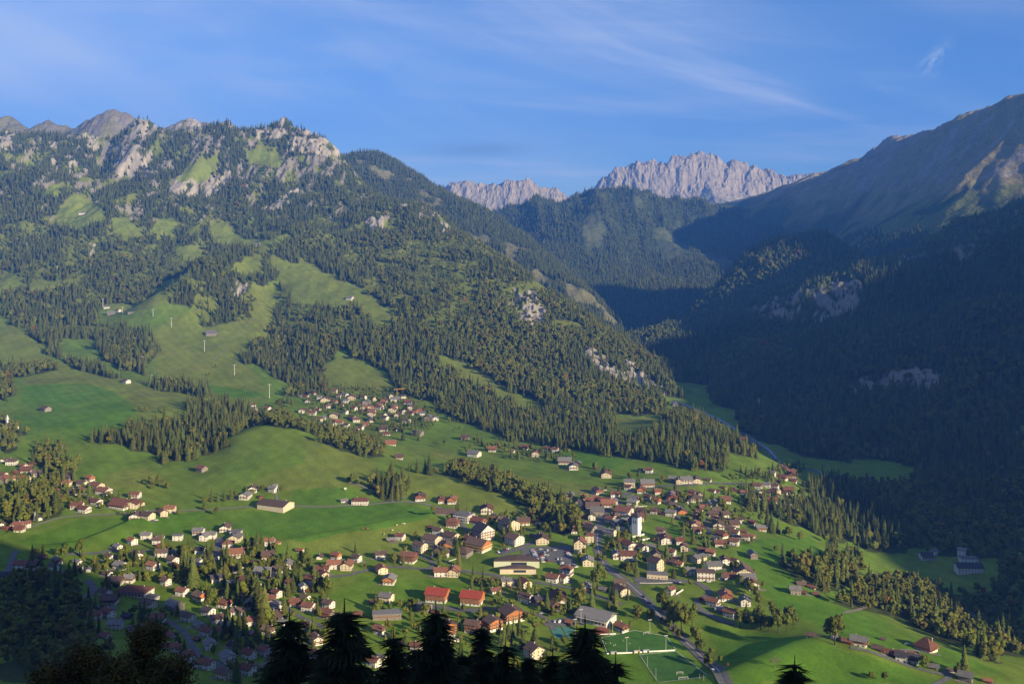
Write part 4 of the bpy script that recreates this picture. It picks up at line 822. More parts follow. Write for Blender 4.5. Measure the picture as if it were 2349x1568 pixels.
T1 = "30,290,140,gR9 320,100,110,cO3 160,40,130,wB0 410,60,90,bR6 350,290,190,cO3 215,265,80,cO0 360,150,130,bR0 520,200,150,wB0 560,330,150,wR3 930,255,150,gB3 900,325,110,cO0 1210,265,130,oO3 1110,340,150,cB3 1060,310,90,wB6 1300,380,200,cR3 1400,450,210,wR3 765,410,80,rO6 815,520,110,wR0 1075,430,80,oR9 990,450,110,bB3 1225,530,110,wB3 1300,590,160,wR3 1040,640,150,wR0 1140,690,160,wR3 1820,490,140,wR0 1640,650,320,bR3 1790,630,170,cR9 1895,590,90,cO3 390,670,110,gG0 220,900,140,wO0 330,900,150,wR8 265,945,120,rR0 75,910,70,rR0 1990,785,190,cB3 2190,740,150,cO6 2290,680,130,cO0 1780,1120,150,wO3 1590,1170,130,wG3 1970,1040,120,wG0 2120,1110,120,wB0 570,1310,120,bB3 1480,1340,150,wB3 1850,1320,180,wB6 2060,1460,180,wO3 2180,1280,150,wB0 290,1440,170,wR0 430,1450,160,bB0 740,1470,150,wB3 1050,1380,120,wG3 1190,1480,80,wG6 1070,1460,90,wB3 1620,1460,190,wG3 1450,1540,130,wB3"
T2 = "85,370,180,wD0 240,320,60,wG0 1740,400,130,bG0 2230,440,150,wB3 1420,600,180,wB3 1480,690,200,bB0 1030,740,140,wB3 1200,810,150,wD3 1460,870,200,wR3 1280,895,170,cR0 1560,1020,170,wG0 1420,1150,170,wR3 2000,750,220,cB3 1720,880,140,bD3 1960,1000,80,wG0 2130,940,170,bR0 1800,1120,190,gG3"
T3 = "920,125,140,wB9 560,165,140,wG0 280,235,120,wG0f 640,240,110,wG9 740,210,110,wG0 1065,180,140,wG0f 1060,260,150,cG9 960,340,150,wR0 1060,480,240,wO0 1520,300,120,wO0 1640,280,50,cO0 1925,405,100,cO3 210,560,170,wB3 230,410,80,wG0 580,420,110,wD0 565,640,120,bG3 1090,690,140,wB3 340,990,170,wR3 570,1060,200,oB3 240,1190,260,gG3 790,960,120,bR3 1200,840,170,wR3 1010,880,110,bG0 900,1150,200,rR3 1650,700,180,wB0 1760,620,110,wG9 1430,740,230,gG0 1500,500,170,bB0 1300,570,110,bB3 1610,1010,150,wR3 1520,1080,120,bR0 1620,1210,210,wG6 1870,1130,150,oR0 2000,1040,140,wB3 2040,1200,190,wR3 1970,930,120,wG6 2310,1160,170,wB3 2230,690,170,wR0 2250,760,140,cR6 2070,830,180,wR3 1800,830,130,bR3 2280,1290,150,wR3 1965,1480,110,wR9 1090,1260,160,wB0 1270,1390,160,wR0 690,1260,190,wD3 420,1330,190,wB3 560,1420,150,wG6 180,1540,150,wR3 670,1530,190,wR3 1700,1380,150,wG3 950,1400,120,bG3"
T4 = "860,940,230,wG6 340,990,220,wR3 520,1140,240,wR6 820,1260,260,wR3 1150,1160,290,wG6 1090,1420,260,cB3 1480,1350,270,wR3 1500,1090,240,wR3 1760,1040,240,wR3 1730,1270,120,wG9 620,1220,120,wB6 660,790,100,bR3 1260,900,170,cD3 1320,700,110,wD3 1820,700,210,bB3"
T5 = "1090,160,90,cO3 905,235,60,wG0 975,270,110,cB9 1290,245,100,cR9 1430,235,80,wR3 1370,305,60,bR3 1465,300,90,gG9 1680,275,80,oB9 1810,265,110,wG0 1440,370,90,cO9 1510,365,80,cO9 1620,360,110,wR3 1775,390,90,cR9 1320,370,80,wR3 1990,365,80,cB9 2090,405,80,oO9 2130,430,70,wG0 2210,490,110,gG9 2290,490,80,wG9 1525,440,90,cR9 1760,435,50,cR3 1840,455,80,cR9 1690,485,90,wB3 1945,520,100,wB3 1830,545,50,wG3 1080,460,100,cB9 950,485,60,wG9 940,540,70,wG3 1050,560,110,wG3 1145,535,90,oO0 1080,500,60,oO3 1225,575,80,wB3 1455,560,80,wO0 1345,605,60,wR3 1400,600,70,wR3 920,625,80,rO3 1110,655,90,gG0 1290,490,110,gB3 1515,680,40,wG3 1755,785,130,oO0 1560,765,100,rR6 1600,790,40,wG0 690,400,80,wR9 770,400,70,wB3 820,400,50,wB3 855,350,50,wB3 675,210,40,gG3 105,385,110,gG3 110,330,60,wR0 280,370,90,wR3 360,375,60,wR3 2080,680,140,gG3 1855,950,90,bB0 350,1355,120,wG3 110,1355,110,wB9 20,1440,130,wG9 1830,1420,90,oR9 2110,1455,130,rB9 1205,1470,70,wG0"
T14 = "470,215,80,gB0 560,390,140,wG3 740,335,80,bO0 935,345,60,wR3 1060,320,90,bR3 1125,290,50,rR3 1175,385,90,cO9 1280,330,70,bR3 1365,340,70,wR3 1460,460,130,rG0 1545,515,90,wG9 1870,595,100,cR9 1765,510,30,bR3 2090,720,80,wR3 2280,685,130,oG0 2220,750,90,oR9 2300,550,80,wR3 2220,530,50,wB3 230,850,70,rR9 340,855,90,oO9 685,955,120,wR9 750,1010,60,bR3 600,1080,180,rR3 330,1230,170,cB3 1230,1260,140,cB9 230,1385,170,wB0 1400,1135,110,gB0 1550,1150,60,bR9 1690,1475,110,cG9"
T7 = "75,1190,190,wO0 260,1200,190,cO9 880,1290,140,wR3 1050,1330,150,cG0 1150,1310,70,wG9 1320,1370,220,cR6 1750,1290,220,wR3 1910,1290,180,wR6 2270,1420,130,wG9"
T8 = "1345,370,240,wB3 1840,360,210,bR9 1560,380,130,bD0 1990,690,100,bO3"
T6 = "530,555,160,oO3 835,590,160,wB3 1200,545,170,wB0 500,690,200,wO0 690,710,170,cO9 1210,770,200,cO6 1490,265,150,wR3 1345,280,90,bG0 400,1430,200,gR3 860,1400,110,bR3 1850,1350,230,gG3"
T9 = "310,370,120,bO0 410,440,160,rO3 520,400,150,rO3 60,350,170,gG0 640,440,150,bR3 740,385,110,wR3 870,330,160,wR0 865,450,90,wG9 740,500,240,rO0 1180,480,200,wG3 1030,660,360,wR3 880,740,120,cR9 780,790,190,cR3 440,730,140,wB9 340,700,130,wR3 550,640,240,gG0 470,560,250,gB0 290,530,150,gD0 430,950,230,gD3 370,830,110,cR0 900,830,130,wG0 960,910,170,wD0 1780,1160,200,wR9 1640,1130,100,wR3 970,1180,200,wR0 1130,1270,250,wR6 900,1430,150,wG9 1100,1450,280,wR0 1600,1430,160,gB9 1880,1380,180,wR3 2030,1160,150,rR0 2110,1290,150,cB9 1610,440,170,oO3 1880,330,140,wG9 1640,270,110,oO0 1970,260,110,oO3 2260,250,120,wR3 1570,620,150,rB3 1720,640,110,bR3 1870,670,200,wG3 2010,690,70,wG3 1460,370,150,bB3 1310,380,100,rR3 1810,440,120,wB3 1920,480,130,bB3 2170,430,60,wG9"
T10 = "1680,350,200,wG0 1370,410,120,wG0 1220,290,130,cO3 1110,270,110,gB3 1840,260,110,wR9 1650,150,130,rO3 1530,90,90,rR3 2080,430,230,cB9 2140,510,200,gG0 2200,610,160,wR9 2210,190,110,gG9 425,580,140,gB0 440,700,230,cB6 1100,680,150,wR8 1050,930,120,wR8 1850,760,160,rO9 1680,850,200,wR3 2110,830,140,wG9 1770,910,110,gG0 1910,1000,200,wR3 450,1190,180,bO6"
T11 = "380,340,100,cB9 490,330,180,wG0 660,330,140,cB9 840,300,90,cB3 290,310,130,gG3 900,470,100,wR3 980,470,90,wR3 1070,420,80,oR3 340,505,110,oB3 590,490,110,rR3 540,530,70,oO3 710,510,60,cB9 640,620,170,wB0 520,640,60,wB9 700,780,120,cR3 670,870,100,oO9 660,930,170,wR0 640,1030,150,cO9 660,1100,120,rR0 740,1040,70,cR9 780,700,90,bR3 960,800,120,bB0 910,850,150,bB0 950,940,140,bB3 1090,850,110,bB0 1070,930,80,bB3 1040,1180,200,rR6 1070,1270,110,bR3 1240,1290,160,wR3 1410,1210,140,wR3 1500,1170,110,cO3 1330,1190,90,wB3 1230,1000,150,bB0 1330,900,90,wB3 1500,980,130,rR3 1650,1060,140,oG0 1090,630,160,bR0 950,1210,110,wG6 1000,1310,130,rR0 1600,420,150,wR3 1740,400,120,wG3 1870,420,120,wR3 1880,500,130,wB6 1400,530,140,wO3 1450,590,100,cG9 1600,530,120,wG6 1540,600,100,gG9 1660,580,110,rR0 1730,590,70,rR0 1820,630,140,rR0 1860,520,130,cO6 1900,570,80,cR9 1750,490,110,gB3 2010,500,90,wR3 1990,700,110,wB3 2060,730,100,gG0 1980,270,170,rR3 1820,210,120,wG3 1900,310,90,rR3 1990,120,130,bR3 2110,180,110,bR0 1950,70,60,wG0"
T12 = "50,990,100,wB3 445,1080,110,rR3 570,1110,200,oG3 770,1150,120,bB3 900,1200,130,bR3 1030,1200,110,wB3 1030,1270,150,wD3 1150,1290,140,bD3 1220,1240,90,bB3 830,1030,45,gB3 1370,1350,110,gG3 1560,1380,70,wB3 1720,1490,170,gG3 1960,1495,80,rO3 735,375,90,wG0 1290,165,120,wD0 1370,110,70,wG0 65,480,80,cR3"
T15 = "620,1415,140,wR3 1020,1455,110,wR3 960,1370,70,wB3 1080,1395,60,wG3 215,1475,50,wB0 1330,1340,90,wR3 1210,1300,80,wR3 1060,1215,90,bR3"
T0 = "105,945,25,gB3 135,1029,18,gR3 463,1084,27,gR3 190,492,15,wG0 485,771,24,gG0 290,880,20,wB3 403,878,14,wG3 803,689,18,wG3 245,708,12,wG0 256,722,18,gG0 272,716,12,wB3 590,565,16,gG0 1548,932,14,wG0 1706,1012,18,bR0 1727,1016,12,wG0 1744,1029,12,wR3 1824,1364,25,gG0 1843,1364,14,bR3 10,1092,16,wR3 1995,1102,14,wG0"
for k_, s_ in ((1,T1),(2,T2),(3,T3),(4,T4),(5,T5),(14,T14),(7,T7),(8,T8),(6,T6),(9,T9),(10,T10),(11,T11),(12,T12),(15,T15),(0,T0)):
    x0, y0, sc = TL[k_]
    for t in s_.split():
        a, b, w, c = t.split(','); wall, roof, an = c[0], c[1], c[2]
        jit = HR.uniform(-9, 9); wv = float(w) / sc; far = wv < 13
        nm = 'barn' if wall == 'g' and (k_ in (0,) or wv < 30) else ('chalet' if wall in 'bor' or far else 'house')
        house(x0 + float(a) / sc, y0 + float(b) / sc, wv, wall, roof, AD[an] + jit, shape='flat' if c.endswith('f') else ('hip' if an == '0' and HR.random() < .22 and wall in 'wc' else 'gable'), name=nm, cat='barn' if nm == 'barn' else 'house')
# the buildings that stand out
def tv(k, a, b): return TL[k][0] + a / TL[k][2], TL[k][1] + b / TL[k][2]
def big(k, a, b, w, *r, **kw): u, v = tv(k, a, b); return house(u, v, w / TL[k][2], *r, **kw)
for q, lab in ((2050, 'left one of two orange timber apartment blocks with red roofs below the meadow'), (2650, 'right one of two orange timber apartment blocks with red roofs below the meadow')):
    k = 6 if q == 2050 else 8
    big(k, *((2050, 1205, 360) if q == 2050 else (545, 410, 360)), 'o', 'K', -14, floors=3, depth=.85, balc=2, name='apartment_block', label=lab, cat='apartment block', group='timber apartment blocks', pitch=R(25))
big(6, 1610, 612, 255, 'r', 'R', -16, floors=3, depth=.75, balc=2, name='apartment_block', label='red-brown timber apartment block by the lane under the hill meadow', cat='apartment block', group='timber apartment blocks', pitch=R(25))
big(8, 1130, 680, 400, 'o', 'B', -62, floors=3, depth=1.2, balc=2, name='apartment_block', label='large orange timber chalet block with white chimneys, rightmost of its row', cat='apartment block', group='timber apartment blocks', pitch=R(22))
big(8, 850, 800, 300, 'o', 'B', -58, floors=3, depth=1.1, balc=2, name='apartment_block', label='orange timber chalet block in the middle of the row of three', cat='apartment block', group='timber apartment blocks', pitch=R(22))
big(8, 550, 825, 250, 'r', 'B', -20, floors=3, depth=.9, balc=2, name='apartment_block', label='red-brown timber block left of the middle chalet block', cat='apartment block', group='timber apartment blocks', pitch=R(24))
big(8, 190, 880, 240, 'o', 'B', -60, floors=4, depth=1.1, balc=2, name='apartment_block', label='orange timber block half hidden behind the tall near spruce', cat='apartment block', group='timber apartment blocks', pitch=R(22))
big(8, 1470, 1230, 300, 'c', 'B', -58, floors=3, depth=1.1, balc=2, name='hotel', label='cream hotel with brown roofs in the shade above the dark tree tops', cat='hotel', pitch=R(30))
big(14, 455, 1045, 210, 'w', 'G', -28, floors=3, depth=.8, balc=2, shape='flat', name='apartment_block', label='white flat-roofed apartment block with stacked balconies', cat='apartment block', balm=WALL['w'])
big(14, 345, 1098, 130, 'r', 'R', -12, floors=3, depth=.8, balc=2, shape='hip', name='apartment_block', label='red-brown timber block just below the white flat-roofed apartments', cat='apartment block')
big(14, 275, 968, 190, 'g', 'B', -4, floors=1, depth=.55, name='hall', label='long low hall with brown roof at the bend of the field road', cat='hall', eave=5.5)
big(14, 650, 1228, 220, 'w', 'D', -55, floors=4, depth=1.0, balc=2, name='hotel', label='tall white half-timbered hotel with dark steep roof', cat='hotel', pitch=R(36))
big(14, 905, 1140, 215, 'c', 'D', -50, floors=3, depth=1.3, balc=2, name='hotel', label='cream four-storey hotel with dark dormered roof below the wood', cat='hotel', balm=WALL['c'])
big(14, 960, 1278, 190, 'w', 'B', -45, floors=3, depth=1.0, balc=2, name='hotel', label='white stepped hotel with brown roof above the car park', cat='hotel', balm=WALL['w'])
big(14, 140, 1290, 200, 'c', 'B', -35, floors=3, depth=.9, balc=2, name='apartment_block', label='cream apartment house with brown roof, right one of the joined pair', cat='apartment block', balm=WALL['c'])
big(14, 20, 1345, 150, 'c', 'B', -40, floors=3, depth=.8, balc=2, name='apartment_block', label='cream apartment house with brown roof, left one of the joined pair', cat='apartment block', balm=WALL['c'])
big(14, 600, 1345, 260, 'o', 'B', -34, floors=3, depth=.8, balc=2, name='hotel', label='big timber-fronted hotel wing with brown roof above the round hall', cat='hotel', balm=M_AWN)
big(14, 450, 1395, 190, 'g', 'B', -25, floors=2, depth=1.0, shape='hip', name='hotel_pavilion', label='low hipped hotel wing left of the timber-fronted hotel', cat='hotel')
big(14, 1612, 1345, 125, 'c', 'R', 84, floors=4, depth=1.0, name='school', label='tall cream gabled building with red-brown roof between car park and main road', cat='school', pitch=R(38))
big(14, 1702, 1236, 85, 'c', 'R', 0, floors=3, depth=.9, shape='hip', name='town_house', label='cream house with hipped red-brown roof on the left kerb of the main road', cat='house')
big(14, 2105, 690, 110, 'c', 'G', -6, floors=3, depth=.7, name='apartment_block', label='cream four-storey block on the far edge of the village, long shadow behind', cat='apartment block')
big(7, 1950, 1200, 215, 'w', 'R', -25, floors=3, depth=.9, shape='hip', name='town_house', label='white house with hipped red-brown roof above the red farmhouse', cat='house')
big(9, 1110, 582, 160, 'c', 'B', -15, floors=2, depth=.8, shape='hip', name='town_house', label='cream house with hipped brown roof behind the church spire', cat='house')
big(9, 1690, 1062, 170, 'w', 'B', -20, floors=4, depth=.7, balc=2, name='town_house', label='tall white house with brown roof right of the churchyard', cat='house')
big(10, 905, 375, 215, 'c', 'B', -48, floors=4, depth=.9, balc=1, name='hotel', label='tall cream hotel with brown roof above the forecourt', cat='hotel', pitch=R(32))
big(10, 930, 470, 290, 'c', 'G', -12, floors=1, depth=.5, shape='flat', name='terrace_wing', label='low cream terrace wing with pillars in front of the tall cream hotel', cat='building', eave=4.5)
big(10, 1580, 490, 250, 'w', 'B', -8, floors=3, depth=.7, shape='flat', name='office_building', label='white flat-roofed building standing over the bend of the side lane', cat='building')
big(10, 1480, 258, 230, 'c', 'G', 35, floors=2, depth=.8, name='community_hall', label='hall with big tan-grey wedge roof and white end wall', cat='hall', pitch=R(17))
big(2, 1830, 600, 440, 'w', 'R', -12, floors=2, depth=.6, balc=1, shape='hip', name='school', label='long white school with red roof in the shade', cat='school', pitch=R(16))
big(2, 2050, 630, 190, 'w', 'G', -25, floors=1, depth=.5, shape='flat', name='school_annex', label='low white annex with row of windows at the end of the shaded school', cat='building')
big(6, 1290, 1460, 440, 'g', 'G', 8, floors=2, depth=.45, shape='flat', name='school', label='long grey flat-roofed building behind the near spruces', cat='school')
big(5, 1390, 1500, 190, 'w', 'R', 0, floors=2, depth=.55, shape='hip', name='farmhouse', label='white farmhouse with long hipped red-brown roof alone beside the field road', cat='farmhouse')
u, v = tv(5, 380, 1592); house(u, v, 82, 'c', 'B', -22, floors=1, depth=.62, name='barn', label='big cream barn with wide brown roof alone in the green meadow', cat='barn', eave=7.0, win=False, pitch=R(17))
big(12, 1290, 1165, 250, 'o', 'R', -50, floors=2, depth=1.0, shape='hip', name='farmhouse', label='orange timber farmhouse with tall hipped roof on the right meadow', cat='farmhouse', pitch=R(38), group='right meadow farms')
big(12, 1675, 150, 95, 'w', 'G', -20, floors=4, depth=.9, name='quarry_tower', label='tall pale works tower in the shaded valley on the right', cat='tower')
big(12, 1745, 195, 180, 'w', 'G', -4, floors=2, depth=.5, shape='flat', name='works_building', label='upper pale works building in the shaded valley on the right', cat='building')
big(12, 1750, 315, 270, 'w', 'D', -4, floors=3, depth=.5, name='works_building', label='lower and larger pale works building in the shaded valley on the right', cat='building')
big(8, 260, 955, 170, 'w', 'G', 14, floors=1, depth=.4, shape='flat', name='garage', label='low white garage row with grassy flat roof below the chalet blocks', cat='garage')
big(0, 308, 716, 26, 'g', 'G', 0, floors=1, depth=.35, shape='flat', name='lift_station', label='low flat chairlift station on the mountain pasture', cat='lift station')
# the sports hall with its folded roof
def sports_hall():
    u, v = tv(10, 240, 1100); p = at(u, v)[0]; z = float(p[2]); r = bpy.data.objects.new('sports_hall', None); COL.objects.link(r); r.location = (p[0] - 8, p[1] + 14, z); r.rotation_euler = (0, 0, R(-32)); r.scale = (.82, .85, .85)
    mb = MB(); mb.box(-19, 19, -12, 12, -2, 6.5); mb.obj('wall', [WALL['w']], r)
    mb = MB(); mb.add([(-20.5,-13,6.6),(20.5,-13,6.6),(20.5,2,11.5),(-20.5,2,11.5),(-20.5,13.2,7.6),(20.5,13.2,7.6),(-20.5,-13,7),(20.5,-13,7),(20.5,2,11.9),(-20.5,2,11.9),(-20.5,13.2,8),(20.5,13.2,8)], [(6,7,8,9),(9,8,11,10),(0,3,2,1),(3,4,5,2),(0,1,7,6),(4,10,11,5),(1,2,8,7),(2,5,11,8),(0,6,9,3),(3,9,10,4)]); mb.obj('roof', [ROOF['G']], r)
    for k in range(8): inst('window', ME_WIN, r, (-16 + k * 4.5, -12.05, 3.4), 0, (2.6, 1, 2.2))
    mb = MB(); mb.box(-18, 18, -15, -12.05, 5.6, 6.2); mb.obj('canopy', [M_STONE], r)
    HOUSES.append(dict(o=r, x=p[0], y=p[1] + 14, r=24, wall='w', roof='G', u=u, v=v, label='sports hall with folded grey roof beside the tennis courts', cat='hall', group=None, sz='large', name='sports_hall'))
sports_hall()
# crescent-roofed hall beside the car park
def crescent(u, v, wpx, h, dep, mat_w, lab):
    p = at(u, v)[0]; Wd = wpx / F * p[1]; z = float(p[2]); r = bpy.data.objects.new('crescent_hall', None); COL.objects.link(r); r.location = (p[0], p[1] + dep * .5, z)
    n = 24; fr = []; bk = []
    for k in range(n + 1):
        t = k / n * 2 - 1; fr.append((t * Wd / 2, -dep * .5 + 2.5 * (1 - t * t) * 0.2)); bk.append((t * Wd / 2, -dep * .5 + 2 + dep * (1 - t * t) ** .55 * .95))
    ring = fr + bk[::-1]; N_ = len(ring)
    mb = MB(); mb.add([(x, y, -2) for x, y in ring] + [(x, y, h) for x, y in ring], [(k, (k + 1) % N_, N_ + (k + 1) % N_, N_ + k) for k in range(N_)]); mb.obj('wall', [mat_w], r)
    mb = MB(); o2 = [(x * 1.03, y * 1.03) for x, y in ring]; mb.add([(x, y, h + .02) for x, y in o2] + [(x, y, h + .5 + 1.2 * (1 - abs(x) / Wd * 2)) for x, y in o2], [(k, (k + 1) % N_, N_ + (k + 1) % N_, N_ + k) for k in range(N_)])
    for k in range(n): a_, b_, c_, d_ = N_ + k, N_ + k + 1, N_ + (N_ - 2 - k), N_ + (N_ - 1 - k); mb.f.append((a_, b_, c_, d_)); mb.m.append(0)
    mb.obj('roof', [ROOF['B']], r)
    mb = MB(); mb.box(-Wd * .12, Wd * .24, -dep * .5 - .1 + .5, -dep * .5 + .75, h * .35, h * .85); mb.obj('glass_front', [M_GLASS], r)
    HOUSES.append(dict(o=r, x=p[0], y=p[1] + dep / 2, r=Wd / 2, wall='c', roof='B', u=u, v=v, label=lab, cat='hall', group='crescent-roofed halls', sz='large', name='crescent_hall'))
crescent(*tv(7, 1205, 1045), 680 / 6.52, 6.0, 17, pm('pale_green_panels', (0.55, 0.58, 0.42), var=.1), 'upper curved hall with brown roof and pale green wall by the car park')
crescent(*tv(7, 1225, 1150), 540 / 6.52, 5.0, 9, WALL['c'], 'lower curved hall with beige wall in front of the pale green one')
# the church
def church():
    u, v = tv(9, 1262, 985); p = at(u, v)[0]; z = float(p[2]); s = p[1] / F; r = bpy.data.objects.new('church', None); COL.objects.link(r); r.location = (p[0], p[1] + 3, z); r.rotation_euler = (0, 0, R(-38))
    M_CH = pm('church_render', (0.80, 0.80, 0.78), var=.05); h = 40 * s; w = 3.9
    mb = MB(); mb.box(-w, w, -w, w, -2, h); mb.box(-w - .15, w + .15, -w - .15, w + .15, h - .6, h); t = mb.obj('tower', [M_CH], r)
    for nx, ny in ((0, -1), (1, 0), (-1, 0), (0, 1)):
        for k in (-1, 1):
            q = k * 1.4; m2 = MB(); m2.box(-.45, .45, -.08, .08, -1.9, 1.9); m2.obj('belfry_window', [M_GLASS], t).location = (nx * w if nx else q, ny * w if ny else q, h - 5); t.children[-1].rotation_euler = (0, 0, R(90) if nx else 0)
    mb = MB(); a = w * 1.12; mb.add([(-a,-a,h),(a,-a,h),(a,a,h),(-a,a,h),(-.7,-.7,h+5),(.7,-.7,h+5),(.7,.7,h+5),(-.7,.7,h+5),(0,0,h+19*s*1.0+2)], [(0,1,5,4),(1,2,6,5),(2,3,7,6),(3,0,4,7),(4,5,8),(5,6,8),(6,7,8),(7,4,8)]); sp = mb.obj('spire', [ROOF['D']], t)
    mb = MB(); mb.tube((0,0,h+19*s+1.6), (0,0,h+19*s+4.2), .09, .06); mb.box(-.7, .7, -.07, .07, h+19*s+3.0, h+19*s+3.2); mb.obj('cross', [M_METAL], sp)
    mb = MB(); L, D_ = 24, 13; mb.box(w, w + L, -D_/2, D_/2, -2, 9); 
    for x in (w, w + L - .3): mb.add([(x,-D_/2,9),(x,D_/2,9),(x,0,15.5),(x+.3,-D_/2,9),(x+.3,D_/2,9),(x+.3,0,15.5)], [(0,2,1),(3,4,5),(0,3,5,2),(1,2,5,4)])
    nv_ = mb.obj('nave', [M_CH], r); nv_.rotation_euler = (0, 0, R(128))
    mb = MB(); gable_roof(mb, L, D_, 9, R(45), .6, .3); o = mb.obj('nave_roof', [ROOF['D']], nv_); o.location = (w + L/2, 0, 0)
    for k in range(5):
        m2 = MB(); m2.box(-.6, .6, -.08, .08, -1.8, 1.8); o = m2.obj('nave_window', [M_GLASS], nv_); o.location = (w + 3.5 + k * 4.3, D_/2 + .02, 5.2)
    HOUSES.append(dict(o=r, x=p[0], y=p[1] + 8, r=22, wall='w', roof='D', u=u, v=v, label='white church with square bell tower and thin dark spire', cat='church', group=None, sz='', name='church'))
church()
def chapel(u, v, s_, lab):
    p = at(u, v)[0]; r = bpy.data.objects.new('chapel', None); COL.objects.link(r); r.location = (p[0], p[1] + 4, float(p[2])); r.rotation_euler = (0, 0, R(60)); r.scale = (s_,) * 3
    mb = MB(); mb.box(-4, 4, -2.6, 2.6, -1.5, 3.6); 
    for x in (-4, 3.8): mb.add([(x,-2.6,3.6),(x,2.6,3.6),(x,0,6),(x+.2,-2.6,3.6),(x+.2,2.6,3.6),(x+.2,0,6)], [(0,2,1),(3,4,5),(0,3,5,2),(1,2,5,4)])
    mb.obj('wall', [WALL['w']], r); mb = MB(); gable_roof(mb, 8, 5.2, 3.6, R(43), .4, .2); mb.obj('roof', [ROOF['D']], r)
    mb = MB(); mb.box(-4.3, -2.7, -.8, .8, 3, 8); mb.add([(-4.5,-1,8),(-2.5,-1,8),(-2.5,1,8),(-4.5,1,8),(-3.5,0,11.5)], [(0,1,4),(1,2,4),(2,3,4),(3,0,4),(3,2,1,0)]); mb.obj('bell_turret', [WALL['w']], r)
    HOUSES.append(dict(o=r, x=p[0], y=p[1] + 4, r=6 * s_, wall='w', roof='D', u=u, v=v, label=lab, cat='chapel', group=None, sz='', name='chapel'))
chapel(83, 1195, 1.0, 'little white chapel with turret where the field road leaves the trees')
chapel(24, 985, 2.1, 'white chapel with bell turret on the wooded rise at the left edge')
# ---------------------------------------------------------------- single trees
GREENS = 'round_tree'
def tmesh(name, fn, mats, *a, **k): mb = MB(); fn(mb, *a, **k); return mb.mesh(name, mats)
rg = random.Random(11)
MS = [tmesh('spruce_tree', conifer, [M_CON, M_BARK], 16, 3.2, 15, 12, rg, 0, 1, .06), tmesh('spruce_tree', conifer, [M_CON, M_BARK], 16, 2.6, 16, 11, rg, 0, 1, .06), tmesh('spruce_tree', conifer, [M_CON, M_BARK], 16, 3.7, 14, 13, rg, 0, 1, .04)]
MB_ = [tmesh('broadleaf_tree', broadleaf, [M_LEAF, M_BARK], 11, 3.9, 420, rg, 0, 1, .56, 9, .42), tmesh('broadleaf_tree', broadleaf, [M_LEAF, M_BARK], 12, 3.3, 420, rg, 0, 1, .56, 8, .42, 1.3), tmesh('broadleaf_tree', broadleaf, [M_LEAF, M_BARK], 9.5, 4.0, 420, rg, 0, 1, .54, 10, .42)]
MY = [tmesh('yellow_tree', broadleaf, [M_YEL, M_BARK], 10, 3.4, 420, rg, 0, 1, .55, 9, .4)]; MO = [tmesh('orange_tree', broadleaf, [M_ORA, M_BARK], 8, 2.7, 380, rg, 0, 1, .55, 8, .36)]
M_BARE = mat('bare_twigs', (0.22, 0.17, 0.13))
TREES = []
# sheds and garages tucked in beside the houses, paved pads before the doors
INF = [([(330,1262),(720,1290),(760,1400),(740,1500),(560,1540),(420,1500),(250,1420),(240,1300)], 27, .55), ([(1300,1125),(1480,1120),(1600,1150),(1590,1180),(1470,1190),(1400,1240),(1310,1240)], 22, .8), ([(1390,1240),(1560,1255),(1720,1330),(1700,1400),(1480,1310)], 25, .55),
    ([(1580,1130),(1700,1190),(1760,1240),(1650,1250),(1600,1190)], 26, .6), ([(1700,1105),(1830,1090),(1820,1135),(1720,1145)], 22, .8), ([(1010,1180),(1240,1205),(1250,1245),(1000,1290),(930,1260)], 30, .6), ([(700,905),(930,905),(1000,950),(900,1000),(720,970)], 32, .6), ([(820,1330),(1340,1350),(1340,1420),(860,1440)], 34, .4), ([(40,1070),(330,1160),(320,1190),(60,1110)], 28, .55), ([(60,1290),(330,1270),(340,1350),(210,1380)], 30, .5)]
for zp, cell, pr in INF:
    w = poly(zp); xs = [p[0] for p in w]; ys = [p[1] for p in w]; x, y = rand_pts(min(xs), max(xs), min(ys), max(ys), cell); k = inpoly(w, x, y) & ~anyin([PARK], x, y) & (road_dist(x, y) > 11) & (NR.random(len(x)) < pr * 1.35)
    for x_, y_ in zip(x[k], y[k]):
        if any(math.hypot(x_ - q['x'], y_ - q['y']) < q['r'] + 7.0 for q in HOUSES): continue
        z = float(ground(x_, y_ - 5)); house(CX + x_ / y_ * F, HY - z / (y_ - 5) * F, HR.uniform(10.5, 15) / y_ * F, HR.choice('wwwwccbbor'), HR.choice('RRRBBBGD'), HR.choice([0, -30, -30, -60, 90, 30]) + HR.uniform(-9, 9), floors=HR.choice([1, 2, 2]), name=HR.choice(['house', 'chalet']))
HN = len(HOUSES)
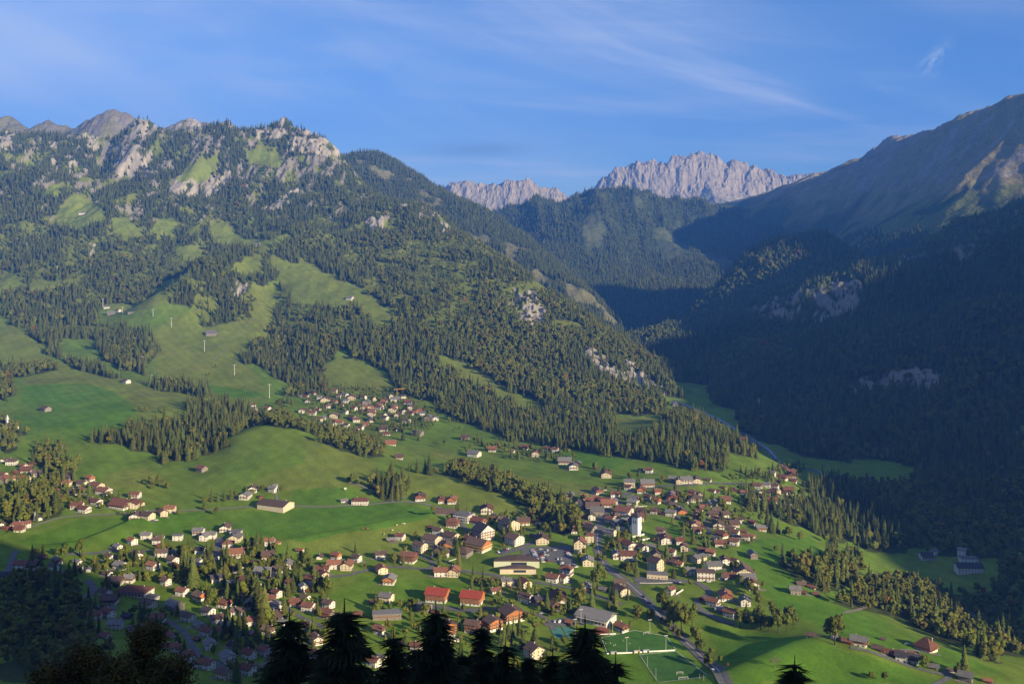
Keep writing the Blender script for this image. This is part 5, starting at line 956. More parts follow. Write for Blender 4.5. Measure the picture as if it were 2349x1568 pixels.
for h in list(HOUSES)[:HN]:
    if h['label'] or h['y'] > 1500 or h['cat'] == 'barn': continue
    q = HR.random()
    if q < .34:
        a = HR.uniform(0, 6.28); d = h['r'] + HR.uniform(6, 11); x, y = h['x'] + math.cos(a) * d, h['y'] + math.sin(a) * d * .8
        if all(math.hypot(x - k['x'], y - k['y']) > k['r'] + 5.5 for k in HOUSES) and float(road_dist(np.array([x]), np.array([y]))[0]) > 7:
            z = float(ground(x, y)); u, v = CX + x / (y - 3) * F, HY - z / (y - 3) * F
            house(u, v, HR.uniform(5.5, 8.0) / y * F, HR.choice('wwbbgr'), HR.choice('RBGR'), HR.choice([0, -30, -60, 90, 30]), floors=1, win=False, name=HR.choice(['garage', 'shed', 'garden_house']), cat='outbuilding', group='sheds and garages between the houses', eave=2.4)
    if q > .25:
        s_ = -1 if HR.random() < .5 else 1; w, l = HR.uniform(3.5, 6), HR.uniform(7, 13); ox = h['x'] + s_ * (h['r'] * .75); oy = h['y'] - h['r'] * .55; an = HR.uniform(-.5, .5)
        v4 = []
        for j in range(4):
            for i in range(4):
                px_, py_ = (i / 3 - .5) * l, (j / 3 - .5) * w; X1 = ox + px_ * math.cos(an) - py_ * math.sin(an); Y1 = oy + px_ * math.sin(an) + py_ * math.cos(an); v4.append((X1, Y1, float(ground(X1, Y1)) + .22))
        me = bpy.data.meshes.new('driveway'); me.from_pydata(v4, [], [(j*4+i, j*4+i+1, j*4+i+5, j*4+i+4) for j in range(3) for i in range(3)]); me.materials.append(HR.choice([M_ASPH, M_GRAV, M_GRAV])); o = bpy.data.objects.new('driveway', me); COL.objects.link(o); tag(o, kind='structure')
HX = np.array([(h['x'], h['y'], h['r']) for h in HOUSES])
def tree(x, y, kind, s, z=None, label=None, group=None):
    me = {'s': MS, 'b': MB_, 'y': MY, 'o': MO}[kind]; me = me[rg.randrange(len(me))]
    if z is None: z = float(ground(x, y))
    o = bpy.data.objects.new({'s': 'spruce_tree', 'b': 'broadleaf_tree', 'y': 'yellow_tree', 'o': 'orange_tree'}[kind], me); COL.objects.link(o)
    o.location = (x, y, z - .2); o.rotation_euler = (0, 0, rg.uniform(0, 6.28)); s *= 1.14; o.scale = (s * rg.uniform(.88, 1.12), s * rg.uniform(.88, 1.12), s * rg.uniform(.9, 1.1))
    TREES.append(dict(o=o, x=x, y=y, kind=kind, s=s, label=label, group=group)); return o
# trees one can point at: u, v of the foot, kind, height factor
NAMED = "1563,1447,b,2.1|1545,1438,b,1.7|1588,1436,b,1.6|1463,1420,y,1.35|1463,1418,o,.6|1492,1418,b,.95|1370,1350,b,1.9|1385,1335,b,1.3|1362,1362,s,1.0|1395,1262,y,1.0|1433,1246,b,1.3|1418,1250,s,.7|1405,1254,b,.8|1915,1478,b,2.0|1697,1438,b,1.5|1725,1442,b,1.3|1745,1444,b,1.4|1763,1448,b,1.3|1785,1450,b,1.5|1805,1448,b,1.4|1820,1444,b,1.3|1740,1428,b,1.5|1775,1425,b,1.5|1810,1428,b,1.4|1712,1425,s,1.0|2122,1535,b,1.1|2212,1545,s,1.3|2196,1550,b,.8|1998,1558,b,.6|2030,1562,b,.7|1600,1480,b,1.1|1607,1497,b,1.1|1598,1467,b,1.1|1590,1460,b,.8|1620,1522,y,.8|1626,1530,b,1.1|1632,1500,b,.6|1652,1516,b,.5|1669,1528,o,.4|1517,1428,b,.5|1526,1435,b,.6|1537,1445,b,.7|1548,1455,b,.7|1560,1468,b,.8|1446,1437,s,.5|740,1314,y,.9|837,1302,o,.55|815,1267,s,.7|903,1296,b,1.0|925,1295,s,.8|905,1290,s,.7|1317,1215,b,2.2|1300,1210,b,1.9|1327,1232,b,1.6|1285,1205,b,1.6|1310,1190,b,1.8|1275,1185,b,1.4|1268,1215,b,1.0|1240,1190,b,1.0|1225,1200,b,.9|1200,1195,b,1.0|1180,1190,b,.9|1160,1190,b,.9|1250,1225,b,1.2|1262,1235,s,.9|1235,1220,b,.8|1070,1098,b,1.4|1055,1092,b,1.0|1085,1100,b,1.2|1100,1105,b,1.2|1118,1107,b,1.2|1040,1092,s,.8|1065,1110,b,.9|1150,1115,b,1.0|1165,1120,b,.8|1180,1130,b,1.0|1200,1142,b,1.6|1212,1150,b,1.5|1190,1150,b,1.3|1225,1145,b,1.2|1245,1150,b,.9|1265,1160,b,1.0|985,1088,s,1.7|975,1086,s,1.2|957,1084,s,1.1|940,1080,s,1.0|1000,1088,b,.9|810,1108,b,1.3|800,1106,b,.8|822,1112,b,.6|890,1140,s,1.3|902,1142,s,1.5|912,1144,s,1.3|922,1138,b,1.5|880,1136,b,1.1|932,1134,b,1.2|345,1116,b,1.1|362,1115,b,1.2|375,1118,b,1.0|385,1120,b,.8|352,1122,b,.7|182,1275,b,1.5|190,1278,s,.9|135,1275,b,1.0|150,1277,b,1.1|98,1278,s,.9|82,1275,b,.9|290,1275,b,1.2|280,1282,b,.8|372,1268,s,1.3|387,1270,b,.9|425,1285,b,1.5|412,1280,b,1.1|432,1340,s,2.0|425,1325,s,1.7|440,1350,s,1.8|445,1345,s,1.6|418,1335,s,1.5|475,1325,b,1.6|483,1318,b,1.4|470,1312,s,1.2|520,1300,s,1.5|528,1305,b,1.2|512,1290,s,1.0|488,1262,s,1.0|442,1268,b,.7|565,1260,s,1.2|590,1275,s,1.5|575,1270,b,1.3|600,1268,s,1.2|580,1285,b,1.2|630,1270,b,1.2|617,1265,s,1.1|700,1300,b,1.4|690,1295,b,1.2|712,1300,b,.9|685,1306,b,.7|560,1300,b,1.3|545,1320,b,1.1|640,1310,b,1.3|650,1295,s,1.0|661,1290,s,1.2|540,1305,s,1.0|600,1310,b,1.2|620,1305,b,1.2|585,1312,b,.9|522,1380,s,1.2|515,1345,s,1.4|505,1330,b,1.1|540,1335,y,.7|575,1375,s,1.8|585,1380,s,1.7|590,1400,s,1.8|597,1412,s,1.7|607,1430,s,1.9|615,1435,b,1.5|600,1440,s,1.4|560,1375,b,1.6|568,1365,b,1.5|545,1385,s,1.3|490,1380,b,1.2|480,1395,b,1.1|500,1390,b,.9|530,1360,b,1.1|635,1355,b,1.1|640,1345,s,1.1|655,1330,s,1.2|672,1360,s,1.0|620,1350,b,1.0|610,1335,b,1.1|735,1355,b,1.3|745,1362,b,1.4|752,1368,b,1.3|720,1358,s,1.0|730,1345,s,.8|866,1408,b,1.2|895,1402,b,.7|950,1400,b,1.0|940,1398,b,.8|975,1410,b,1.1|1010,1270,s,.7|1048,1275,s,1.3|1020,1278,s,.9|1012,1290,b,1.0|1008,1300,s,1.1|1052,1298,s,1.1|1000,1285,b,.9|1195,1230,s,.9|1170,1225,s,1.1|1155,1232,b,.9|1127,1230,b,.8|1155,1255,o,.6|1115,1345,o,.5|1100,1345,b,.8|1130,1352,b,.9|1140,1350,b,.9|1172,1352,o,.5|1085,1335,b,.7|1108,1330,s,.7|1255,1400,s,1.2|1280,1395,b,1.3|1300,1402,s,1.0|1285,1405,y,.8|1320,1385,b,1.4|1330,1390,b,1.2|1335,1375,b,1.2|1270,1405,o,.5|1270,1410,b,.6|1235,1400,b,.5|1053,1415,o,.6|1063,1400,b,.6|1236,1330,b,.5|1340,1275,b,.8|1330,1285,b,.8|1375,1285,b,.8|1385,1287,b,.7|1363,1262,b,.8|1390,1265,b,.6|1407,1263,b,.8|1440,1320,b,1.1|1435,1312,b,1.0|1452,1310,b,.9|1460,1322,s,1.0|1425,1308,b,.8|1545,1325,s,.8|1400,1375,s,.8|1415,1380,s,.8|1408,1388,b,.8|1440,1375,s,.7|1520,1395,b,1.4|1528,1405,b,1.2|1540,1410,b,1.3|1735,1375,b,1.1|1725,1365,b,1.0|1740,1390,b,1.0|1718,1355,b,.9|1700,1340,b,.7|1750,1350,b,.7|1690,1312,b,.9|1680,1305,b,.8|1720,1330,b,.6|1730,1318,b,.6|1568,1290,s,1.0|1610,1200,b,1.4|1655,1168,b,1.6|1632,1152,s,.8|1685,1196,y,1.1|1702,1190,b,.7|1688,1180,b,.8|1745,1200,b,1.3|1760,1205,s,1.5|1770,1222,s,1.4|1785,1222,s,1.0|1810,1232,b,1.2|1800,1228,b,.8|1835,1240,b,1.0|1780,1265,b,.7|1855,1270,b,.6|1792,1300,b,.8|1560,1155,b,.9|1575,1140,s,.8|1555,1145,b,.7|1520,1105,y,.9|1515,1112,b,.8|1600,1160,b,.8|1718,1248,o,.5|1725,1245,b,.5|1670,1260,b,.5|1650,1240,b,.5|1615,1235,b,.6|1580,1225,b,.5|1420,1135,b,.8|1425,1145,s,.7|1340,1150,b,.9|1310,1145,b,.8|1480,1190,s,1.0|1700,1082,s,.7|1712,1088,s,.8|1725,1092,s,.7|1740,1095,b,.8|1755,1098,s,.6|1768,1100,b,.7|500,1150,s,.9|485,1150,s,1.0|470,1155,b,.9|515,1148,s,1.0|530,1145,s,1.0|540,1143,b,.9|565,1140,s,.9|578,1135,b,.8|602,1130,b,.9|645,1130,b,.7|470,1170,b,.8|496,1180,b,.8|410,1180,b,.6|580,1128,b,.7|320,944,b,.9|335,946,b,.9|365,948,b,.9|378,948,b,.8|325,1108,b,.4|205,1145,s,1.3|155,1150,b,.8|165,1155,b,.7|185,1160,b,.9|130,1140,b,.7|225,1130,b,.6|170,1105,s,1.0|145,1098,s,1.2|135,1108,s,1.1|1030,970,b,1.0|1040,990,b,.5|1055,985,b,.6|955,1000,s,1.2|960,1010,s,1.0|920,990,s,1.0|905,985,s,1.0|890,980,s,.9|875,985,s,.9|935,975,b,.9|925,1010,s,1.3|1115,1035,b,.9|1145,1030,b,.9|1160,1038,b,.9|1080,1028,b,.8|1020,1020,b,.8|1005,1025,b,.7|1240,1045,b,1.1|1255,1050,s,.9|1220,1035,b,1.0|1365,1075,b,1.0|1385,1085,b,.9|1400,1090,b,.9|1445,1100,b,1.0|1465,1098,b,.9|1455,1112,b,.8|2118,1422,b,.9|1715,1170,b,.6|640,935,b,1.6|650,930,b,1.2|670,935,b,1.4|660,925,s,1.1|690,900,b,1.0|480,862,b,.7|495,845,b,.7|770,918,s,1.0|790,922,s,1.0|765,935,s,1.0|783,940,s,1.1|750,930,b,.9|800,945,s,1.0|780,960,b,.8|830,950,s,1.0|840,945,b,.9|1410,775,b,.1"
for t in NAMED.split('|'):
    u, v, k, s = t.split(','); p = at(float(u), float(v))[0]
    if float(s) > .2: tree(p[0], p[1], k, float(s), p[2])
# garden trees among the houses
cnt = {'s': sum(t['kind'] == 's' for t in TREES), 'b': sum(t['kind'] == 'b' for t in TREES), 'y': 0, 'o': 0}
ZF = 0.68
ZONES = [([(340,1260),(720,1290),(760,1400),(760,1540),(560,1568),(330,1500),(250,1400),(230,1300)], 12.5), ([(40,1290),(340,1290),(340,1360),(200,1400),(40,1370)], 14), ([(700,880),(930,900),(1010,960),(960,1030),(850,1030),(700,960)], 17), ([(860,1380),(1420,1390),(1400,1560),(860,1560)], 16),
    ([(1380,1120),(1800,1130),(1700,1220),(1620,1280),(1500,1160),(1400,1180)], 18), ([(1390,1200),(1560,1260),(1720,1340),(1700,1400),(1480,1300),(1400,1270)], 18), ([(1000,1170),(1240,1200),(1240,1260),(960,1300),(920,1270)], 20), ([(60,1080),(340,1160),(340,1200),(80,1150),(0,1120)], 16), ([(1090,1320),(1330,1340),(1350,1400),(1060,1400)], 18), ([(1650,1100),(1850,1060),(1820,1130),(1720,1150)], 15), ([(1060,1010),(1330,1040),(1330,1070),(1060,1040)], 17),
    ([(1960,1490),(2060,1500),(2190,1550),(2160,1560),(2040,1525)], 16)]
extra = []
for zp, cell in ZONES:
    w = poly(zp); xs = [p[0] for p in w]; ys = [p[1] for p in w]
    cell *= ZF; x, y = rand_pts(min(xs), max(xs), min(ys), max(ys), cell); k = inpoly(w, x, y); x, y = x[k], y[k]
    k = (road_dist(x, y) > 6.5) & (~anyin([PARK], x, y)) & (fbm(x / 45, y / 45, 201, 2) > -0.22)
    x, y = x[k], y[k]; d = np.sqrt((x[:, None] - HX[None, :, 0]) ** 2 + (y[:, None] - HX[None, :, 1]) ** 2) - HX[None, :, 2]; k = d.min(1) > 0.3
    # keep the fronts of the houses free
    fx = x[:, None] - HX[None, :, 0]; fy = HX[None, :, 1] - y[:, None]; k &= ~((np.abs(fx) < HX[None, :, 2]) & (fy > 0) & (fy < HX[None, :, 2] + 9)).any(1)
    extra += list(zip(x[k], y[k]))
GARD = anyin
pitchw = poly([(1330,1440),(1560,1440),(1650,1568),(1330,1568)])
extra = [e for e in extra if not inpoly(pitchw, np.array([e[0]]), np.array([e[1]]))[0]]
extra.sort(key=lambda q: q[1]); stuffP = []
for x, y in extra:
    u_ = rg.random(); k = 's' if u_ < .36 else ('y' if u_ > .965 else ('o' if u_ > .95 else 'b')); s = rg.uniform(.38, 1.05) * (1.15 if k == 's' else .95)
    if cnt[k] < 290: tree(x, y, k, s); cnt[k] += 1
    else: stuffP.append((x, y, k, s))
print('trees', cnt, len(stuffP), 'houses', len(HOUSES))
# the pale bare tree on the right meadow
def bare_tree(u, v, h):
    p = at(u, v)[0]; r = bpy.data.objects.new('bare_tree', None); COL.objects.link(r); r.location = tuple(p)
    t = MB(); t.tube((0,0,-.5), (0,0,h*.38), h*.035, h*.025); t.obj('trunk', [M_BARE], r); c = MB()
    def br(a, d, l, rr, n):
        b = a + d * l; c.tube(a, b, rr, rr * .6, 4)
        if n: 
            for _ in range(4 if n > 1 else 5): br(a.lerp(b, rg.uniform(.5, 1)), (d + Vector((rg.uniform(-1,1), rg.uniform(-1,1), rg.uniform(-.25,.7)))).normalized(), l * .62, rr * .6, n - 1)
    for k in range(7):
        a = k * .9; br(Vector((0,0,h*.36)), Vector((math.cos(a), math.sin(a), .75)).normalized(), h * .30, h * .014, 3)
    c.obj('crown', [M_BARE], r); tag(r, 'pale leafless round tree standing alone in the dark hollow of the right meadow', 'tree'); return r
bare_tree(1777, 1531, 10)
# spruces close below the viewpoint, only their tops rise into view
def near_spruce(mb, h, r, seed):
    q = random.Random(seed); m_ = 0
    tiers = 84
    for i in range(tiers):
        t = (i + q.random() * .5) / tiers; z = h * (.12 + .86 * t ** .9); rr = r * (1 - t) + .07; n = int(7 + 12 * (1 - t))
        for k in range(n):
            a = q.random() * 6.283; L_ = rr * q.uniform(.6, 1.15); ca, sa = math.cos(a), math.sin(a); seg = max(4, int(L_ / .26)); up = q.uniform(.05, .25) if t > .8 else q.uniform(-.1, .1)
            prev = Vector((0, 0, z))
            for s_ in range(1, seg + 1):
                f = s_ / seg; pnt = Vector((ca * L_ * f, sa * L_ * f, z + L_ * (up * f - .26 * f * f + .20 * f ** 4))); w = .30 * (1.2 - f * .8) * (1 + .2 * t)
                for sd in (-1, 1):
                    tip = pnt + Vector((-sa * sd, ca * sd, 0)) * w * 1.8 + Vector((ca, sa, 0)) * w * 1.2 + Vector((0, 0, -w * q.uniform(.2, 1.1)))
                    mb.add([prev, prev.lerp(pnt, .9) + Vector((0, 0, .06)), tip], [(0, 1, 2)], m_)
                if s_ % 2 == 0: mb.add([prev + Vector((-sa*.07, ca*.07, 0)), pnt, pnt + Vector((sa*.1, -ca*.1, -w * 1.6))], [(0, 1, 2)], m_)
                prev = pnt
    mb.tube((0,0,h*.93), (0,0,h*1.0), .06, .01, 5, 0)
    for i in range(90):
        t = i / 90; z = h * (.1 + .88 * t); rr = r * .45 * (1 - t) + .03
        for k in range(9): a = k * .7 + i * .4; a2 = a + .8; mb.add([(0,0,z+h*.014), (math.cos(a)*rr, math.sin(a)*rr, z-rr*.3), (math.cos(a2)*rr, math.sin(a2)*rr, z-rr*.3)], [(0,1,2)], m_)
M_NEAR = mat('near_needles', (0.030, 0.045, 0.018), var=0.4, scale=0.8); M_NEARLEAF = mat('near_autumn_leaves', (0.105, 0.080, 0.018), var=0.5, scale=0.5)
crown = []
for sd in (1, 2, 3): mb = MB(); near_spruce(mb, 28, 6.3, sd); crown.append(mb.mesh('crown', [M_NEAR]))
tr = MB(); tr.tube((0,0,-2), (0,0,27), .38, .03, 8); ME_TR = tr.mesh('trunk', [M_BARK])
NEAR = [(664,1408,82,1.15,'tall dark spruce top, leftmost of the near row, in front of the shaded houses'),(790,1386,76,1.2,'tall dark spruce top left of centre, second of the near row'),(903,1452,90,.95,'lower dark spruce top between two taller near ones'),(1000,1392,84,1.1,'dark spruce top rising in front of the orange chalet blocks'),(1105,1428,100,.8,'thin dark spruce top right of the orange chalet blocks'),(1160,1470,88,.9,'dark spruce top left of the cream hotel in shade'),(1268,1492,84,.95,'low dark spruce top right of the cream hotel in shade'),(1342,1425,80,1.2,'tall dark spruce top below the sports hall, rightmost of the near row'),(1412,1510,86,1.0,'low dark spruce top beside the football pitch'),(1823,1516,92,1.25,'dark spruce top at the lower right, standing free over the meadow'),(738,1500,96,.9,'low dark spruce top between the two tall left ones'),(1215,1500,92,.9,'low dark spruce top at the bottom, under the cream hotel'),(950,1480,96,.9,'low dark spruce top left of the centre one'),(1060,1490,92,1.0,'low dark spruce top below the orange chalet blocks')]
for i, (u, v, D, wd, lab) in enumerate(NEAR):
    x, y, z = W3(u, v - 16, D); g = float(ground(x, y)); h = z - g; r = bpy.data.objects.new('spruce_tree', None); COL.objects.link(r); r.location = (x, y, g); r.rotation_euler = (0, 0, i * 1.7); s = h / 28; r.scale = (s * wd * 1.38, s * wd * 1.38, s)
    for nm, me in (('trunk', ME_TR), ('crown', crown[i % 3])): o = bpy.data.objects.new(nm, me); COL.objects.link(o); o.parent = r
    tag(r, lab, 'spruce', 'dark spruces close below the viewpoint')
rq = random.Random(4)
def near_leafy(u, v, D, r_, lab, sd):
    x, y, z = W3(u, v, D); g = float(ground(x, y)); h = z - g; q = random.Random(sd); root = bpy.data.objects.new('beech_tree', None); COL.objects.link(root); root.location = (x, y, g)
    t = MB(); t.tube((0,0,-1), (0,0,h*.9), .4, .08, 8); t.obj('trunk', [M_BARK], root); mb = MB()
    L_ = []
    for k in range(80):
        f = q.random(); zz_ = h - (f ** 1.1) * 14; rad = r_ * (.18 + .82 * min(1, (h - zz_) / 9)); a = q.random() * 6.28; d = rad * q.uniform(.3, .85); L_.append((Vector((math.cos(a)*d, math.sin(a)*d, zz_ - .8)), q.uniform(.7, 1.5)))
    L_.append((Vector((0,0,h-1.0)), .8))
    for c, rr in L_:
        for _ in range(230):
            d = Vector((q.gauss(0,1), q.gauss(0,1), q.gauss(0,.8))).normalized(); p = c + d * rr * q.uniform(.5, 1.15); s_ = q.uniform(.07, .15); a = Vector((q.uniform(-1,1), q.uniform(-1,1), q.uniform(-.5,.5))).normalized() * s_; b = a.cross(d).normalized() * s_ * .7; mb.add([p-a, p-b, p+a, p+b], [(0,1,2,3)], 0)
    mb.obj('crown', [M_NEARLEAF], root); tag(root, lab, 'tree')
near_leafy(335, 1426, 88, 4.6, 'tall dark brown-leaved tree top at the lower left, in front of the shaded lane', 1)
near_leafy(195, 1480, 80, 4.4, 'broad olive-leaved tree top in the lower left corner', 2)
near_leafy(265, 1500, 76, 3.6, 'low olive-leaved tree top between the two taller lower left ones', 3)
near_leafy(110, 1525, 78, 3.4, 'lowest olive-leaved tree top at the very left of the bottom edge', 5)
near_leafy(400, 1500, 84, 3.4, 'low brown-leaved tree top right of the tall brown-leaved one', 4)
# ---------------------------------------------------------------- cars
def car_mesh(name, col, van=False):
    mb = MB(); H = 1.9 if van else .85
    pr = [(-2.15,.35),(-2.1,.95 if not van else 1.2),(-1.3,1.0) if not van else (-1.6,1.95),(-.7,1.45) if not van else (-1.0,2.0),(.9,1.45) if not van else (2.0,2.0),(1.6,1.0) if not van else (2.1,1.9),(2.1,.95),(2.15,.35)]
    n = len(pr); mb.add([(x, -.86, z) for x, z in pr] + [(x, .86, z) for x, z in pr], [tuple(range(n)), tuple(range(n, 2*n))[::-1]] + [(k, n+k, n+(k+1)%n, (k+1)%n) for k in range(n)], 0)
    if not van: mb.add([(-1.2,-.875,1.02),(1.45,-.875,1.02),(.85,-.875,1.38),(-.65,-.875,1.38),(-1.2,.875,1.02),(1.45,.875,1.02),(.85,.875,1.38),(-.65,.875,1.38)], [(0,1,2,3),(7,6,5,4)], 1); mb.add([(-1.28,-.75,1.03),(-1.28,.75,1.03),(-.74,.7,1.43),(-.74,-.7,1.43),(1.58,-.75,1.03),(1.58,.75,1.03),(.94,.7,1.43),(.94,-.7,1.43)], [(0,3,2,1),(4,5,6,7)], 1)
    for x in (-1.35, 1.35):
        for y in (-.8, .8): mb.tube((x, y-.1, .33), (x, y+.1, .33), .33, .33, 10, 2)
    return mb.mesh(name, [col, M_GLASS, M_TYRE])
M_TYRE = mat('tyre_rubber', (0.02, 0.02, 0.02)); CP = {n: mat(n + '_car_paint', c, rough=.35, spec=.5) for n, c in (('white', (.75,.75,.74)), ('silver', (.45,.46,.48)), ('dark', (.03,.035,.05)), ('red', (.35,.03,.025)), ('blue', (.04,.09,.25)))}
CARS = {n: car_mesh('parked_car', m) for n, m in CP.items()}; VAN = car_mesh('white_van', CP['white'], True)
def car(x, y, rz, c, label, group): 
    me = VAN if c == 'van' else CARS[c]; o = bpy.data.objects.new('white_van' if c == 'van' else 'parked_car', me); COL.objects.link(o); o.location = (x, y, float(ground(x, y)) + .3); o.rotation_euler = (0, 0, rz); return tag(o, label, 'van' if c == 'van' else 'car', group)
rows = [[(1440,790),(1500,930)],[(1452,800),(1512,940)],[(1560,770),(1610,990)],[(1590,830),(1660,830)],[(1575,860),(1690,880)],[(1590,930),(1700,960)],[(1640,800),(1700,800)],[(1760,790),(1790,810)],[(1800,930),(1900,930)],[(1830,960),(1900,1000)],[(1860,1000),(1930,1030)],[(1370,860),(1420,880)],[(1960,820),(2010,900)],[(2060,1020),(2110,1060)],[(1850,690),(1900,690)],[(970,820),(1100,760)],[(900,830),(960,820)]]
ROWN = ['the left line in the big car park','the second line from the left','the long middle line, counted from behind','the short row right of the middle line','the next row nearer, right of the middle line','the nearest row right of the middle line','the short back row of the car park','the pair in the shadow behind','the loose group at the right middle','the second row of the right middle group','the nearest row of the right middle group','the cars standing alone at the left','the right edge line by the garden','the pair at the near right corner','the far shaded corner row','the kerb line left of the car park','the lower kerb line left of the car park']
cols = ['white','silver','dark','white','silver','blue','dark','red','white','silver']; ci = 0
for a, b in rows:
    a, b = tuple(a), tuple(b)
    p, q = at([tv(7, *a)[0], tv(7, *b)[0]], [tv(7, *a)[1], tv(7, *b)[1]]); L_ = math.dist(p[:2], q[:2]); n = max(1, min(7, int(L_ / 3.0)))
    for k in range(n):
        t = (k + .5) / n; c = cols[ci % 10]; ci += 1
        car(p[0] + (q[0]-p[0])*t, p[1] + (q[1]-p[1])*t, math.atan2(q[1]-p[1], q[0]-p[0]) + R(90), c, {'white':'white','silver':'silver grey','dark':'black','blue':'dark blue','red':'red'}[c] + ' car, %s in %s' % (['rearmost', 'second', 'third', 'fourth', 'fifth', 'sixth', 'seventh'][k], ROWN[[tuple(map(tuple, q)) for q in rows].index((a, b))]), 'cars on the big car park')
for i, (k, a, b, c, rz, lab) in enumerate([(13,1085,380,'white',-55,'white car driving on the main road past the big round tree'),(13,1675,985,'white',-60,'white car on the main road at the bottom, beside the yellow-green trees'),(10,820,785,'dark',-50,'dark car driving down the main road beside the big trees'),(10,745,700,'dark',-50,'dark car on the main road below the junction'),(8,1580,520,'silver',-5,'silver car on the lane left of the small timber kiosk'),(8,2125,545,'white',30,'white car standing in the yard of the sports hall'),(8,1850,650,'van',70,'white van parked by the small timber kiosk'),(8,1780,640,'white',80,'white car parked left of the white van'),(10,1780,460,'silver',10,'silver car parked right of the white flat-roofed building'),(10,1900,450,'white',10,'white car parked at the kerb before the cream gabled house'),(9,400,1170,'white',60,'white car in front of the hipped house on the main road'),(9,140,1540,'silver',-10,'silver car left of the cream gabled bungalow'),(9,1000,700,'white',60,'white van-like car behind the church square'),(1,2105,785,'white',0,'white car beside the cream house at the field road'),(12,1090,1075,'silver',-15,'silver car next to the orange farmhouse on the right meadow'),(10,1620,500,'white',0,'white car just below the white flat-roofed building')]):
    u, v = tv(k, a, b); p = at(u, v)[0]; car(p[0], p[1], R(rz), c, lab, 'cars in the village streets')
# ---------------------------------------------------------------- masts, pylons, crane, fences, goals
def mast(u, v, h, lab):
    p = at(u, v)[0]; r = bpy.data.objects.new('floodlight_mast', None); COL.objects.link(r); r.location = tuple(p); r.rotation_euler = (0, 0, R(15))
    mb = MB(); mb.tube((0,0,-.5), (0,0,h), .22, .13, 8); mb.obj('pole', [M_METAL], r); mb = MB(); mb.box(-1.7, 1.7, -.1, .1, h-.1, h+.1); mb.obj('crossbar', [M_METAL], r)
    for x in (-1.3, -.4, .5, 1.4): m2 = MB(); m2.box(x-.32, x+.32, -.35, .1, h+.1, h+.6); m2.obj('lamp_head', [M_METAL], r)
    tag(r, lab, 'floodlight', 'floodlight masts round the pitches')
for k, a, b, lab in [(13,517,735,'floodlight mast on the white rail, left one'),(13,1043,710,'floodlight mast at the right end of the white rail'),(13,828,490,'floodlight mast at the far edge of the upper pitch'),(13,287,500,'shorter floodlight mast by the red court, left of its neighbour'),(13,327,515,'taller floodlight mast by the red court'),(8,2080,810,'floodlight mast between the green tennis courts'),(8,2168,660,'lamp mast in the yard of the sports hall')]: mast(*tv(k, a, b), 12.5, lab)
def post(u, v, h, lab, r_=.12, m=M_METAL, name='net_post', grp='posts of the ball nets'):
    p = at(u, v)[0]; mb = MB(); mb.tube((0,0,-.5), (0,0,h), r_, r_ * .7, 6); o = mb.obj(name, [m]); o.location = tuple(p); tag(o, lab, 'post', grp)
for a, b, h, lab in [(690,770,7,'ball net post behind the beige dugout'),(795,935,9,'tall ball net post left of the lower pitch'),(910,1110,10,'tall ball net post at the near left corner of the lower pitch'),(1498,1090,4,'short net post near the small goals'),(1553,1110,4.5,'short net post beside the shed'),(957,750,2,'small post at the white rail')]: post(*tv(13, a, b), h, lab)
def goal(u, v, w, rz, lab):
    p = at(u, v)[0]; r = bpy.data.objects.new('football_goal', None); COL.objects.link(r); r.location = tuple(p); r.rotation_euler = (0, 0, R(rz)); mb = MB()
    for a, b in (((-w/2,0,0),(-w/2,0,2.4)),((w/2,0,0),(w/2,0,2.4)),((-w/2,0,2.4),(w/2,0,2.4)),((-w/2,0,2.4),(-w/2,1.6,0)),((w/2,0,2.4),(w/2,1.6,0))): mb.tube(a, b, .09, .09, 6)
    mb.obj('frame', [M_LINE], r); mb = MB()
    for k in range(9): t = -w/2 + k * w / 8; mb.tube((t,0,2.4), (t,1.6,0), .02, .02, 3)
    for k in range(1, 5): mb.tube((-w/2,1.6*k/5,2.4-2.4*k/5), (w/2,1.6*k/5,2.4-2.4*k/5), .02, .02, 3)
    mb.obj('net', [M_LINE], r); tag(r, lab, 'goal', 'football goals')
goal(*tv(13, 1280, 1105), 7.3, 4, 'larger white goal at the near end of the lower pitch'); goal(*tv(13, 1232, 1035), 5, 4, 'small white goal just behind the larger one'); goal(*tv(13, 780, 495), 5, 20, 'white goal at the far end of the upper pitch')
def rail(name, uv, h, lab, cat, m, post_gap=6, thick=.12, solid=False):
    P = smooth_line([tuple(q) for q in uv], 4.0); z = ground(P[:, 0], P[:, 1]); mb = MB(); 
    for i in range(len(P) - 1):
        a = Vector((*P[i], z[i])); b = Vector((*P[i+1], z[i+1])); d = (b - a); n = Vector((-d.y, d.x, 0)).normalized() * thick
        if solid: mb.add([a-n+Vector((0,0,-.5)), b-n+Vector((0,0,-.5)), b+n+Vector((0,0,-.5)), a+n+Vector((0,0,-.5)), a-n+Vector((0,0,h)), b-n+Vector((0,0,h)), b+n+Vector((0,0,h)), a+n+Vector((0,0,h))], [(0,1,5,4),(2,3,7,6),(4,5,6,7)])
        else:
            mb.tube(a + Vector((0,0,-.3)), a + Vector((0,0,h)), .07, .07, 4); mb.tube(a + Vector((0,0,h)), b + Vector((0,0,h)), .06, .06, 4); mb.tube(a + Vector((0,0,h*.5)), b + Vector((0,0,h*.5)), .05, .05, 4)
    o = mb.obj(name, [m]); tag(o, lab, cat)
rail('barrier', [tv(13,250,757), tv(13,620,742), tv(13,900,725), tv(13,1165,710)], 1.0, 'white rail with boards between the upper and lower football pitch', 'barrier', M_LINE, solid=True)
rail('barrier', [tv(10,90,1212), tv(10,370,1195)], .9, 'short white wall in front of the red sports court', 'barrier', M_LINE, solid=True)
